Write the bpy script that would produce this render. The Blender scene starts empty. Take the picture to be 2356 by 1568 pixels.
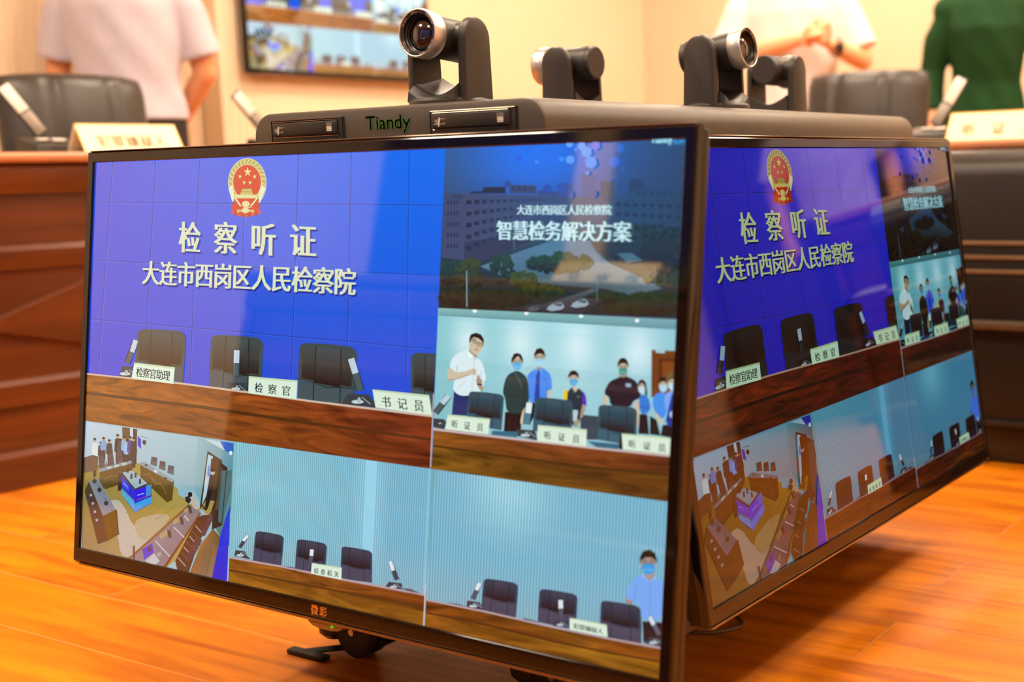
import bpy, bmesh, math, random
from mathutils import Vector, Matrix, Euler
import numpy as np
random.seed(7)
S = bpy.context.scene
COL = S.collection
PI = math.pi

# ------------------------------------------------------------------ camera
IW, IH = 2356.0, 1568.0
CAM = Vector((1.1272, -1.5047, 0.687))
YAW, PITCH, ROLL = map(math.radians, (32.9767, -8.1934, -1.4569))
FPX, PX0, PY0 = 2965.0, IW/2 + 330.593, IH/2 + 32.926
_r = Vector((math.cos(YAW), math.sin(YAW), 0))
_f = Vector((-math.sin(YAW)*math.cos(PITCH), math.cos(YAW)*math.cos(PITCH), math.sin(PITCH)))
_u = _r.cross(_f)
CR = math.cos(ROLL)*_r + math.sin(ROLL)*_u
CU = -math.sin(ROLL)*_r + math.cos(ROLL)*_u
cd = bpy.data.cameras.new('camera')
cd.sensor_width = 36.0
cd.lens = FPX*36.0/IW
cd.shift_x = -330.593/IW
cd.shift_y = 32.926/IW
cd.clip_start = 0.02
cd.dof.use_dof = True
cd.dof.focus_distance = 1.66
cd.dof.aperture_fstop = 3.5
cam = bpy.data.objects.new('camera', cd)
M3 = Matrix((CR, CU, -_f)).transposed()
cam.matrix_world = Matrix.Translation(CAM) @ M3.to_4x4()
COL.objects.link(cam)
S.camera = cam

def ray(px, py):
    return _f + CR*((px-PX0)/FPX) - CU*((py-PY0)/FPX)
def at_depth(px, py, t):
    return CAM + ray(px, py)*t
def at_x(px, py, x):
    d = ray(px, py); return CAM + d*((x-CAM.x)/d.x)
def on_z(px, py, z):
    d = ray(px, py); return CAM + d*((z-CAM.z)/d.z)

# ------------------------------------------------------------------ world, exposure
w = bpy.data.worlds.new('world'); S.world = w; w.use_nodes = True
w.node_tree.nodes['Background'].inputs[0].default_value = (1.0, 0.85, 0.65, 1)
w.node_tree.nodes['Background'].inputs[1].default_value = 0.05
S.view_settings.view_transform = 'Standard'
S.view_settings.look = 'None'
S.view_settings.gamma = 1.0
S.view_settings.use_curve_mapping = False
S.view_settings.exposure = 0.0
LIGHT = 45.0          # radiance of the ceiling panels
LCOL = (1.0, 0.81, 0.60)

# room frame: the desks and walls stand turned 3 degrees against the cart
RA = math.radians(-3.0)
def room(x, y, z=0.0):
    return Vector((x*math.cos(RA) - y*math.sin(RA), x*math.sin(RA) + y*math.cos(RA), z))
RX0, RX1, RY0, RY1, RZ = -3.22, 3.3, -4.0, 4.45, 2.8

# ------------------------------------------------------------------ materials
def lin(c):
    if isinstance(c, str):
        c = tuple(int(c[i:i+2], 16)/255.0 for i in (0, 2, 4))
    return tuple((x/12.92 if x <= 0.04045 else ((x+0.055)/1.055)**2.4) for x in c)

def pmat(name, col, rough=0.5, metal=0.0, var=0.08, scale=40.0, bump=0.0, bscale=300.0, coat=0.0, ior=1.5, sheen=0.0, rvar=0.0):
    """principled material with a procedural noise in colour and, if asked, bump"""
    m = bpy.data.materials.new(name); m.use_nodes = True
    nt = m.node_tree; b = nt.nodes['Principled BSDF']
    tc = nt.nodes.new('ShaderNodeTexCoord')
    nz = nt.nodes.new('ShaderNodeTexNoise'); nz.inputs['Scale'].default_value = scale; nz.inputs['Detail'].default_value = 4
    nt.links.new(tc.outputs['Object'], nz.inputs['Vector'])
    mx = nt.nodes.new('ShaderNodeMixRGB')
    mx.inputs[1].default_value = tuple(max(0, c*(1-var)) for c in col)+(1,)
    mx.inputs[2].default_value = tuple(min(1, c*(1+var)) for c in col)+(1,)
    nt.links.new(nz.outputs['Fac'], mx.inputs[0])
    nt.links.new(mx.outputs[0], b.inputs['Base Color'])
    b.inputs['Roughness'].default_value = rough
    b.inputs['Metallic'].default_value = metal
    b.inputs['IOR'].default_value = ior
    b.inputs['Coat Weight'].default_value = coat
    b.inputs['Coat Roughness'].default_value = 0.08
    b.inputs['Sheen Weight'].default_value = sheen
    if bump:
        n2 = nt.nodes.new('ShaderNodeTexNoise'); n2.inputs['Scale'].default_value = bscale; n2.inputs['Detail'].default_value = 3
        nt.links.new(tc.outputs['Object'], n2.inputs['Vector'])
        bp = nt.nodes.new('ShaderNodeBump'); bp.inputs['Strength'].default_value = bump; bp.inputs['Distance'].default_value = 0.002
        nt.links.new(n2.outputs['Fac'], bp.inputs['Height']); nt.links.new(bp.outputs[0], b.inputs['Normal'])
    return m

def emat(name, col, strength):
    m = bpy.data.materials.new(name); m.use_nodes = True
    b = m.node_tree.nodes['Principled BSDF']
    b.inputs['Base Color'].default_value = (0.02, 0.02, 0.02, 1)
    b.inputs['Emission Color'].default_value = tuple(col)+(1,)
    b.inputs['Emission Strength'].default_value = strength
    return m

def wood(name, dark, light, rough=0.35, scl=(1.2, 18, 18), coat=0.3, grain=0.6):
    m = bpy.data.materials.new(name); m.use_nodes = True
    nt = m.node_tree; b = nt.nodes['Principled BSDF']
    tc = nt.nodes.new('ShaderNodeTexCoord'); mp = nt.nodes.new('ShaderNodeMapping'); mp.inputs['Scale'].default_value = scl
    nt.links.new(tc.outputs['Object'], mp.inputs['Vector'])
    n1 = nt.nodes.new('ShaderNodeTexNoise'); n1.inputs['Scale'].default_value = 1.6; n1.inputs['Detail'].default_value = 8; n1.inputs['Distortion'].default_value = grain
    nt.links.new(mp.outputs[0], n1.inputs['Vector'])
    cr = nt.nodes.new('ShaderNodeValToRGB')
    cr.color_ramp.elements[0].position = 0.3; cr.color_ramp.elements[0].color = tuple(dark)+(1,)
    cr.color_ramp.elements[1].position = 0.72; cr.color_ramp.elements[1].color = tuple(light)+(1,)
    nt.links.new(n1.outputs['Fac'], cr.inputs[0]); nt.links.new(cr.outputs[0], b.inputs['Base Color'])
    b.inputs['Roughness'].default_value = rough; b.inputs['Coat Weight'].default_value = coat; b.inputs['Coat Roughness'].default_value = 0.15
    return m

def floor_mat():
    m = bpy.data.materials.new('orange_laminate'); m.use_nodes = True
    nt = m.node_tree; b = nt.nodes['Principled BSDF']; L = nt.links
    tc = nt.nodes.new('ShaderNodeTexCoord')
    mp = nt.nodes.new('ShaderNodeMapping'); mp.inputs['Location'].default_value = (-0.41, -0.2533, 0)
    mp.inputs['Rotation'].default_value = (0, 0, math.radians(-1.2))
    L.new(tc.outputs['Object'], mp.inputs['Vector'])
    br = nt.nodes.new('ShaderNodeTexBrick')
    br.offset = 0.37; br.inputs['Scale'].default_value = 1.0
    br.inputs['Brick Width'].default_value = 1.21; br.inputs['Row Height'].default_value = 0.1658
    br.inputs['Mortar Size'].default_value = 0.0011; br.inputs['Mortar Smooth'].default_value = 0.3; br.inputs['Bias'].default_value = 0.0
    br.inputs['Color1'].default_value = (0.35, 0.35, 0.35, 1); br.inputs['Color2'].default_value = (0.65, 0.65, 0.65, 1)
    br.inputs['Mortar'].default_value = (0.5, 0.5, 0.5, 1)
    L.new(mp.outputs[0], br.inputs['Vector'])
    m2 = nt.nodes.new('ShaderNodeMapping'); m2.inputs['Scale'].default_value = (1.3, 11, 1)
    L.new(mp.outputs[0], m2.inputs['Vector'])
    off = nt.nodes.new('ShaderNodeVectorMath'); off.operation = 'MULTIPLY_ADD'
    L.new(br.outputs['Color'], off.inputs[0]); off.inputs[1].default_value = (37, 11, 5); L.new(m2.outputs[0], off.inputs[2])
    n1 = nt.nodes.new('ShaderNodeTexNoise'); n1.inputs['Scale'].default_value = 2.2; n1.inputs['Detail'].default_value = 7; n1.inputs['Distortion'].default_value = 0.9
    L.new(off.outputs[0], n1.inputs['Vector'])
    cr = nt.nodes.new('ShaderNodeValToRGB'); e = cr.color_ramp.elements
    e[0].position = 0.27; e[0].color = FLOOR_D+(1,)
    e[1].position = 0.62; e[1].color = FLOOR_L+(1,)
    L.new(n1.outputs['Fac'], cr.inputs[0])
    n3 = nt.nodes.new('ShaderNodeTexNoise'); n3.inputs['Scale'].default_value = 9; n3.inputs['Detail'].default_value = 6
    m3 = nt.nodes.new('ShaderNodeMapping'); m3.inputs['Scale'].default_value = (2, 60, 1)
    L.new(off.outputs[0], m3.inputs['Vector']); L.new(m3.outputs[0], n3.inputs['Vector'])
    mu = nt.nodes.new('ShaderNodeMixRGB'); mu.blend_type = 'MULTIPLY'; mu.inputs[0].default_value = 0.4
    L.new(cr.outputs[0], mu.inputs[1]); L.new(n3.outputs['Fac'], mu.inputs[2])
    mo = nt.nodes.new('ShaderNodeMixRGB'); mo.inputs[2].default_value = (0.60, 0.30, 0.10, 1)
    L.new(br.outputs['Fac'], mo.inputs[0]); L.new(mu.outputs[0], mo.inputs[1])
    L.new(mo.outputs[0], b.inputs['Base Color'])
    b.inputs['Roughness'].default_value = 0.34; b.inputs['IOR'].default_value = 1.45
    bp = nt.nodes.new('ShaderNodeBump'); bp.inputs['Strength'].default_value = 0.25; bp.inputs['Distance'].default_value = 0.001
    L.new(n3.outputs['Fac'], bp.inputs['Height']); L.new(bp.outputs[0], b.inputs['Normal'])
    return m
FLOOR_D = (0.46, 0.100, 0.001); FLOOR_L = (0.95, 0.290, 0.003)

def screen_mat(name, strength, gamma, ior=2.05):
    """LCD panel behind glossy glass: the colours come from the picture mesh, wood areas get a grain"""
    m = bpy.data.materials.new(name); m.use_nodes = True
    nt = m.node_tree; b = nt.nodes['Principled BSDF']; L = nt.links
    at = nt.nodes.new('ShaderNodeAttribute'); at.attribute_name = 'Col'
    tc = nt.nodes.new('ShaderNodeTexCoord'); mp = nt.nodes.new('ShaderNodeMapping'); mp.inputs['Scale'].default_value = (9, 1, 70)
    L.new(tc.outputs['Object'], mp.inputs['Vector'])
    nz = nt.nodes.new('ShaderNodeTexNoise'); nz.inputs['Scale'].default_value = 1.0; nz.inputs['Detail'].default_value = 6; nz.inputs['Distortion'].default_value = 1.5
    L.new(mp.outputs[0], nz.inputs['Vector'])
    cr = nt.nodes.new('ShaderNodeMapRange'); cr.inputs[1].default_value = 0.3; cr.inputs[2].default_value = 0.7
    cr.inputs[3].default_value = 0.35; cr.inputs[4].default_value = 1.6
    L.new(nz.outputs['Fac'], cr.inputs[0])
    mul = nt.nodes.new('ShaderNodeMixRGB'); mul.blend_type = 'MULTIPLY'
    L.new(at.outputs['Alpha'], mul.inputs[0]); L.new(at.outputs['Color'], mul.inputs[1])
    cb = nt.nodes.new('ShaderNodeCombineXYZ')
    for i in range(3): L.new(cr.outputs[0], cb.inputs[i])
    L.new(cb.outputs[0], mul.inputs[2])
    g = nt.nodes.new('ShaderNodeGamma'); g.inputs[1].default_value = gamma
    L.new(mul.outputs[0], g.inputs[0]); L.new(g.outputs[0], b.inputs['Emission Color'])
    b.inputs['Emission Strength'].default_value = strength
    b.inputs['Base Color'].default_value = (0.004, 0.004, 0.005, 1)
    b.inputs['Roughness'].default_value = 0.03; b.inputs['IOR'].default_value = ior
    return m

M = {}
M['plastic'] = pmat('black_plastic', (0.022, 0.019, 0.016), 0.42, bump=0.06, bscale=900)
M['housing'] = pmat('black_powder_coat', (0.058, 0.047, 0.036), 0.42, bump=0.12, bscale=1200)
M['gloss'] = pmat('glossy_black_bezel', (0.004, 0.003, 0.003), 0.06, ior=1.5)
M['rim'] = pmat('brown_black_rim', (0.02, 0.014, 0.009), 0.36, ior=1.28)
M['lip'] = pmat('lip_and_edge_highlight', (0.30, 0.24, 0.18), 0.12, metal=0.9)
M['silver'] = pmat('silver_ring', (0.62, 0.60, 0.57), 0.33, metal=0.85, var=0.02)
M['lensblack'] = pmat('lens_barrel', (0.010, 0.008, 0.007), 0.35)
M['glass'] = pmat('coated_lens_glass', (0.012, 0.008, 0.010), 0.02, ior=1.75, coat=1.0)
M['white'] = pmat('white_print', (0.75, 0.68, 0.58), 0.5)
M['green'] = pmat('green_print', (0.045, 0.17, 0.012), 0.5)
M['gold'] = pmat('orange_print', (0.75, 0.24, 0.03), 0.45)
M['leather'] = pmat('black_leather', (0.035, 0.031, 0.027), 0.38, bump=0.25, bscale=220, scale=90)
M['desk'] = wood('red_brown_desk_wood', (0.062, 0.0115, 0.0012), (0.150, 0.033, 0.0034), scl=(1.1, 14, 14))
M['deskdark'] = wood('dark_walnut_wood', (0.02, 0.010, 0.006), (0.05, 0.026, 0.014), scl=(1.1, 14, 14))
M['edge'] = wood('highlit_wood_nosing', (0.42, 0.16, 0.07), (0.55, 0.24, 0.11), scl=(1.1, 20, 20))  # pale colour carries the highlight on the desk nosing
M['pad'] = pmat('dark_desk_pad', (0.03, 0.05, 0.055), 0.6)
M['black'] = pmat('black_lacquer', (0.012, 0.009, 0.007), 0.34, coat=0.0)
M['trimline'] = pmat('bronze_trim', (0.20, 0.13, 0.075), 0.4, metal=0.3)
M['ledge'] = pmat('dim_bronze', (0.085, 0.06, 0.038), 0.45, metal=0.2)
M['card'] = pmat('cream_card', (0.90, 0.80, 0.52), 0.5, var=0.02)
M['cardedge'] = pmat('golden_acrylic_edge', (0.85, 0.52, 0.10), 0.25, var=0.03)
M['ink'] = pmat('brown_black_ink', (0.22, 0.13, 0.06), 0.6)
M['micw'] = pmat('pale_grille', (0.80, 0.76, 0.70), 0.45, bump=0.3, bscale=1500)
M['micg'] = pmat('grey_metal', (0.26, 0.23, 0.20), 0.4, metal=0.4)
M['wall'] = pmat('cream_wall_panel', (0.79, 0.65, 0.46), 0.55, var=0.02, scale=3, bump=0.05, bscale=80)
M['walltan'] = pmat('cream_flat_panel', (0.81, 0.69, 0.50), 0.5, var=0.02, scale=3)
M['ceil'] = pmat('white_ceiling', (0.80, 0.77, 0.72), 0.8, var=0.02, scale=4)
M['blue'] = pmat('blue_wall_panel', (0.02, 0.05, 0.33), 0.35, var=0.05, scale=5)
M['skin'] = pmat('skin', (0.78, 0.36, 0.17), 0.5, var=0.05, scale=30, bump=0.05)
M['skin2'] = pmat('light_skin', (0.86, 0.46, 0.25), 0.5, var=0.05, scale=30, bump=0.05)
M['shirtlav'] = pmat('lavender_white_cotton', (0.54, 0.52, 0.62), 0.8, var=0.03, scale=12, bump=0.15, bscale=60, sheen=0.2)
M['shirtwhite'] = pmat('white_cotton', (0.78, 0.75, 0.74), 0.8, var=0.02, scale=12, bump=0.15, bscale=60, sheen=0.2)
M['navy'] = pmat('navy_cloth', (0.012, 0.008, 0.013), 0.8, var=0.1, scale=20, bump=0.1)
M['belt'] = pmat('brown_belt_leather', (0.03, 0.013, 0.007), 0.4)
M['dress'] = pmat('bottle_green_cloth', (0.007, 0.046, 0.011), 0.8, var=0.25, scale=6, bump=0.15, bscale=40, ior=1.3)
M['hair'] = pmat('black_hair', (0.010, 0.008, 0.007), 0.4, var=0.3, scale=200, bump=0.3, bscale=400)
M['eye'] = pmat('eye_white', (0.8, 0.78, 0.75), 0.2)
M['steel'] = pmat('brushed_steel', (0.45, 0.43, 0.40), 0.3, metal=1.0)
M['rubber'] = pmat('dark_rubber', (0.010, 0.009, 0.008), 0.7)
M['clear'] = pmat('amber_plastic_and_floor_sheen', (0.20, 0.11, 0.035), 0.15, coat=0.5)
M['cable'] = pmat('grey_cable', (0.10, 0.075, 0.055), 0.5)
M['led'] = emat('green_led', (0.15, 0.9, 0.02), 0.6)
M['panel'] = emat('warm_diffuser', LCOL, LIGHT)

# ------------------------------------------------------------------ mesh helpers
def link(name, me, mat, parent=None, smooth=False):
    if mat is not None and not me.materials: me.materials.append(mat)
    if smooth:
        for p in me.polygons: p.use_smooth = True
    o = bpy.data.objects.new(name, me); COL.objects.link(o)
    if parent is not None: o.parent = parent
    return o
def from_bm(name, bm, mat, parent=None, smooth=False, autosmooth=None):
    bmesh.ops.recalc_face_normals(bm, faces=bm.faces[:])
    me = bpy.data.meshes.new(name); bm.to_mesh(me); bm.free()
    if autosmooth:
        for p in me.polygons: p.use_smooth = True
        me.set_sharp_from_angle(angle=math.radians(autosmooth))
    return link(name, me, mat, parent, smooth)
def add_box(bm, c, s, bev=0.0, seg=2, rot=None):
    g = bmesh.ops.create_cube(bm, size=1.0)['verts']
    for v in g: v.co = Vector((v.co.x*s[0], v.co.y*s[1], v.co.z*s[2]))
    if bev:
        es = list({e for v in g for e in v.link_edges})
        r = bmesh.ops.bevel(bm, geom=es, offset=bev, segments=seg, affect='EDGES', profile=0.5)
        g = list({v for f in r['faces'] for v in f.verts} | {v for v in g if v.is_valid})
    for v in g:
        if rot is not None: v.co = rot @ v.co
        v.co += Vector(c)
    return g
def box(name, c, s, mat, parent=None, bev=0.0, seg=2, rot=None):
    bm = bmesh.new(); add_box(bm, c, s, bev, seg, rot)
    return from_bm(name, bm, mat, parent, autosmooth=35 if bev else None)
def add_prism(bm, poly, f0, f1):
    """poly: list of 2-d points; f0/f1 map (a,b) to the two end positions"""
    a = [bm.verts.new(f0(*p)) for p in poly]; b = [bm.verts.new(f1(*p)) for p in poly]
    n = len(poly); bm.faces.new(a); bm.faces.new(b[::-1])
    for i in range(n): bm.faces.new((a[i], b[i], b[(i+1) % n], a[(i+1) % n]))
    return a+b
def add_lathe(bm, prof, axis='z', c=(0, 0, 0), n=40, rot=None):
    """prof: (radius, height) pairs turned about the axis"""
    rings = []
    for r, h in prof:
        ring = []
        for i in range(n if r > 1e-6 else 1):
            a = 2*PI*i/n
            p = (r*math.cos(a), r*math.sin(a), h)
            if axis == 'y': p = (p[0], p[2], p[1])
            if axis == 'x': p = (p[2], p[0], p[1])
            p = Vector(p)
            if rot is not None: p = rot @ p
            ring.append(bm.verts.new(p + Vector(c)))
        rings.append(ring)
    for A, B in zip(rings, rings[1:]):
        for i in range(n):
            j = (i+1) % n
            if len(A) == 1 and len(B) == 1: continue
            if len(A) == 1: bm.faces.new((A[0], B[i], B[j]))
            elif len(B) == 1: bm.faces.new((A[i], A[j], B[0]))
            else: bm.faces.new((A[i], A[j], B[j], B[i]))
def lathe(name, prof, mat, parent=None, axis='z', c=(0, 0, 0), n=40, rot=None, ang=35):
    bm = bmesh.new(); add_lathe(bm, prof, axis, c, n, rot)
    return from_bm(name, bm, mat, parent, autosmooth=ang)
def add_tube(bm, pts, rad, n=10, caps=True):
    """swept tube with per-point radii (number, or (ra, rb) pairs)"""
    pts = [Vector(p) for p in pts]
    if not isinstance(rad, (list, tuple)): rad = [rad]*len(pts)
    rings = []; up = Vector((0, 0, 1)); side = None
    for i, p in enumerate(pts):
        d = (pts[min(i+1, len(pts)-1)] - pts[max(i-1, 0)]).normalized()
        if side is None:
            ref = up if abs(d.z) < 0.9 else Vector((0, 1, 0))
            side = d.cross(ref).normalized()
        side = (side - d*side.dot(d)).normalized(); oth = d.cross(side)
        ra, rb = rad[i] if isinstance(rad[i], (list, tuple)) else (rad[i], rad[i])
        rings.append([bm.verts.new(p + side*(ra*math.cos(2*PI*k/n)) + oth*(rb*math.sin(2*PI*k/n))) for k in range(n)])
    for A, B in zip(rings, rings[1:]):
        for k in range(n): bm.faces.new((A[k], A[(k+1) % n], B[(k+1) % n], B[k]))
    if caps: bm.faces.new(rings[0]); bm.faces.new(rings[-1][::-1])
def tube(name, pts, rad, mat, parent=None, n=10):
    bm = bmesh.new(); add_tube(bm, pts, rad, n); return from_bm(name, bm, mat, parent, autosmooth=50)
def add_ball(bm, c, r, n=16):
    rr = r if isinstance(r, (list, tuple)) else (r, r, r)
    g = bmesh.ops.create_uvsphere(bm, u_segments=n, v_segments=max(6, n*2//3), radius=1.0)['verts']
    for v in g: v.co = Vector((v.co.x*rr[0]+c[0], v.co.y*rr[1]+c[1], v.co.z*rr[2]+c[2]))
    return g

def tag(o, label=None, cat=None, group=None, kind=None):
    if label: o['label'] = label
    if cat: o['category'] = cat
    if group: o['group'] = group
    if kind: o['kind'] = kind
    return o
def thing(name, label, cat, loc=(0, 0, 0), rz=0.0, group=None):
    o = bpy.data.objects.new(name, None); COL.objects.link(o)
    o.empty_display_size = 0.05
    o.location = loc; o.rotation_euler = (0, 0, rz)
    return tag(o, label, cat, group)
def dup(root, loc, rz, label, group=None, rot=None):
    r = root.copy(); COL.objects.link(r); r.location = loc; r.rotation_euler = rot if rot else (0, 0, rz); r['label'] = label
    if group: r['group'] = group
    def kids(a, b):
        for ch in list(a.children):
            c = ch.copy(); COL.objects.link(c); c.parent = b; kids(ch, c)
    kids(root, r)
    return r

# ------------------------------------------------------------------ lettering (Blender's own built-in typeface)
_gl = {}
def glyph(ch):
    if ch in _gl: return _gl[ch]
    c = bpy.data.curves.new('g', 'FONT'); c.body = ch; c.resolution_u = 3; c.fill_mode = 'FRONT'
    o = bpy.data.objects.new('g', c); COL.objects.link(o)
    dg = bpy.context.evaluated_depsgraph_get(); e = o.evaluated_get(dg); m = e.to_mesh()
    v = [(x.co.x, x.co.y) for x in m.vertices]; f = [tuple(p.vertices) for p in m.polygons]
    e.to_mesh_clear(); bpy.data.objects.remove(o); bpy.data.curves.remove(c)
    _gl[ch] = (v, f); return _gl[ch]
def text_geo(s, w, h, bold=0.0, adv=None, fit=True):
    """letters of s filling a w x h box whose lower left corner is (0,0); CJK cells or proportional Latin"""
    V, F = [], []; x = 0.0; cells = []
    for ch in s:
        if ch == ' ':
            x += 0.35; continue
        v, f = glyph(ch); wd = max(p[0] for p in v); x0 = min(p[0] for p in v)
        cjk = ord(ch) > 0x2000
        cells.append((x + (0 if cjk else -x0), v, f)); x += (adv or 1.0) if cjk else (wd-x0+0.07)
    ys = [p[1] for _, v, _ in cells for p in v]; xs = [p[0]+cx for cx, v, _ in cells for p in v]
    X0, X1, Y0, Y1 = min(xs), max(xs), min(ys), max(ys)
    for cx, v, f in cells:
        for dx in ([0.0] if not bold else [-bold, 0.0, bold]):
            n = len(V)
            V += [((p[0]+cx+dx-X0)/(X1-X0)*w, (p[1]-Y0)/(Y1-Y0)*h) for p in v]
            F += [tuple(i+n for i in q) for q in f]
    return V, F
def text_obj(name, s, w, h, mat, parent, place, bold=0.0, adv=None):
    """place maps (x, y) of the lettering plane to local 3-d"""
    V, F = text_geo(s, w, h, bold, adv)
    me = bpy.data.meshes.new(name); me.from_pydata([place(*p) for p in V], [], F); me.update()
    return link(name, me, mat, parent)

# ================================================================== the picture on the screens
# one flat mesh of coloured patches in screen units (16 x 9); coordinates were read off the photographed
# screen, four corners of which fix the plane
TVW = 0.941; K = TVW/16.0; TVH = 9*K*0.9923
def _homog(src, dst):
    A = []; b = []
    for (x, y), (u, v) in zip(src, dst):
        A.append([x, y, 1, 0, 0, 0, -u*x, -u*y]); b.append(u)
        A.append([0, 0, 0, x, y, 1, -v*x, -v*y]); b.append(v)
    h = np.linalg.solve(np.array(A), np.array(b)); return np.append(h, 1).reshape(3, 3)
HM = _homog([(217.687, 373.467), (1578.311, 318.776), (1518.037, 1560.776), (186.582, 1258.266)], [(0, 0), (16, 0), (16, 9), (0, 9)])
FR = {'0': (0, 0, 1.0), '5': (160, 320, 2.3056), '6': (960, 280, 3.2671), '7': (960, 680, 3.2671), '8': (160, 940, 2.8),
      '9': (900, 1060, 3.0868), 'f': (180, 960, 3.9211), 'e': (480, 340, 8.7111)}
def toUV(fr, p):
    x0, y0, s = FR[fr]
    q = HM @ np.array([x0+p[0]/s, y0+p[1]/s, 1.0]); return (q[0]/q[2], q[1]/q[2])

PV, PF, PC = [], [], []
PST = {'clip': (0, 0, 16, 9), 'z': 0}
DZ = 5e-6
def quad_region(a, b, c, d): PST['clip'] = (a, b, c, d); PST['z'] = 1
def _clip(pts):
    u0, v0, u1, v1 = PST['clip']
    for ax, lim, sg in ((0, u0, 1), (0, u1, -1), (1, v0, 1), (1, v1, -1)):
        out = []
        for i in range(len(pts)):
            A, B = pts[i-1], pts[i]
            da, db = (A[ax]-lim)*sg, (B[ax]-lim)*sg
            if (da >= 0) != (db >= 0):
                t = da/(da-db); out.append(tuple(A[k]+(B[k]-A[k])*t for k in range(len(A))))
            if db >= 0: out.append(B)
        pts = out
        if not pts: return []
    return pts
def _c(c):
    if isinstance(c, str): return lin(c)
    return tuple(c)
def uvpoly(pts, cols, a=0.0, z=None):
    if z is None: PST['z'] += 1; z = PST['z']
    cs = [_c(k) for k in cols] if isinstance(cols, list) else [_c(cols)]*len(pts)
    P = _clip([(p[0], p[1])+c for p, c in zip(pts, cs)])
    if len(P) < 3: return
    n = len(PV)
    for p in P: PV.append(((p[0]-8)*K, -z*DZ, (9-p[1])/9*TVH))
    PF.append(tuple(range(n, n+len(P)))); PC.append([(p[2], p[3], p[4], a) for p in P])
def P(fr, pts, col, a=0.0): uvpoly([toUV(fr, p) for p in pts], col, a)
def smooth_pts(pts, it=2):
    for _ in range(it):
        o = []
        for i in range(len(pts)):
            A, B = pts[i], pts[(i+1) % len(pts)]
            o += [(A[0]*.75+B[0]*.25, A[1]*.75+B[1]*.25), (A[0]*.25+B[0]*.75, A[1]*.25+B[1]*.75)]
        pts = o
    return pts
def SP(fr, pts, col, a=0.0): P(fr, smooth_pts(pts), col, a)
def LN(fr, pts, wd, col):
    for A, B in zip(pts, pts[1:]):
        d = math.hypot(B[0]-A[0], B[1]-A[1]) or 1; nx, ny = -(B[1]-A[1])/d*wd/2, (B[0]-A[0])/d*wd/2
        P(fr, [(A[0]+nx, A[1]+ny), (B[0]+nx, B[1]+ny), (B[0]-nx, B[1]-ny), (A[0]-nx, A[1]-ny)], col); PST['z'] -= 1
    PST['z'] += 1
def EL(fr, cx, cy, rx, ry, col, n=16, rot=0.0):
    P(fr, [(cx+rx*math.cos(t)*math.cos(rot)-ry*math.sin(t)*math.sin(rot), cy+rx*math.cos(t)*math.sin(rot)+ry*math.sin(t)*math.cos(rot)) for t in [2*PI*i/n for i in range(n)]], col)
def mixc(a, b, t):
    t = max(0, min(1, t)); a, b = _c(a), _c(b); return tuple(x+(y-x)*t for x, y in zip(a, b))
def FIELD(u0, v0, u1, v1, nu, nv, fn, a=0.0):
    PST['z'] += 1; z = PST['z']
    for i in range(nu):
        for j in range(nv):
            q = [(u0+(u1-u0)*(i+di)/nu, v0+(v1-v0)*(j+dj)/nv) for di, dj in ((0, 0), (1, 0), (1, 1), (0, 1))]
            uvpoly(q, [fn(*p) for p in q], a, z)
def BILIN(fr, q, cols, n=8, a=0.0):
    """four-cornered patch with a smooth colour ramp between its corners"""
    PST['z'] += 1; z = PST['z']
    U = [toUV(fr, p) for p in q]; C4 = [_c(c) for c in cols]
    f = lambda X, s, t: tuple((X[0][k]*(1-s)+X[1][k]*s)*(1-t)+(X[3][k]*(1-s)+X[2][k]*s)*t for k in range(len(X[0])))
    for i in range(n):
        for j in range(n):
            st = [((i+a_)/n, (j+b_)/n) for a_, b_ in ((0, 0), (1, 0), (1, 1), (0, 1))]
            uvpoly([f(U, *x) for x in st], [f(C4, *x) for x in st], a, z)
def TX(fr, s, x0, y0, x1, y1, x2, y2, col, bold=0.0, adv=None, shade=None):
    """writing whose top left is (x0,y0), top right (x1,y1), bottom left (x2,y2)"""
    a, b, c = toUV(fr, (x0, y0)), toUV(fr, (x1, y1)), toUV(fr, (x2, y2))
    V, F = text_geo(s, 1, 1, bold, adv)
    for o, cc in ([(0.035, shade)] if shade else [])+[(0.0, col)]:
        PST['z'] += 1; z = PST['z']; n = len(PV); cl = _c(cc)
        for x, y in V:
            u = a[0]+(b[0]-a[0])*x+(c[0]-a[0])*(1-y)+o; v = a[1]+(b[1]-a[1])*x+(c[1]-a[1])*(1-y)+o
            PV.append(((u-8)*K, -z*DZ, (9-v)/9*TVH))
        for f in F: PF.append(tuple(i+n for i in f)); PC.append([cl+(0.0,)]*len(f))
UX, UL = 10.745, 5.18      # the dividing lines of the five-window layout

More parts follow.
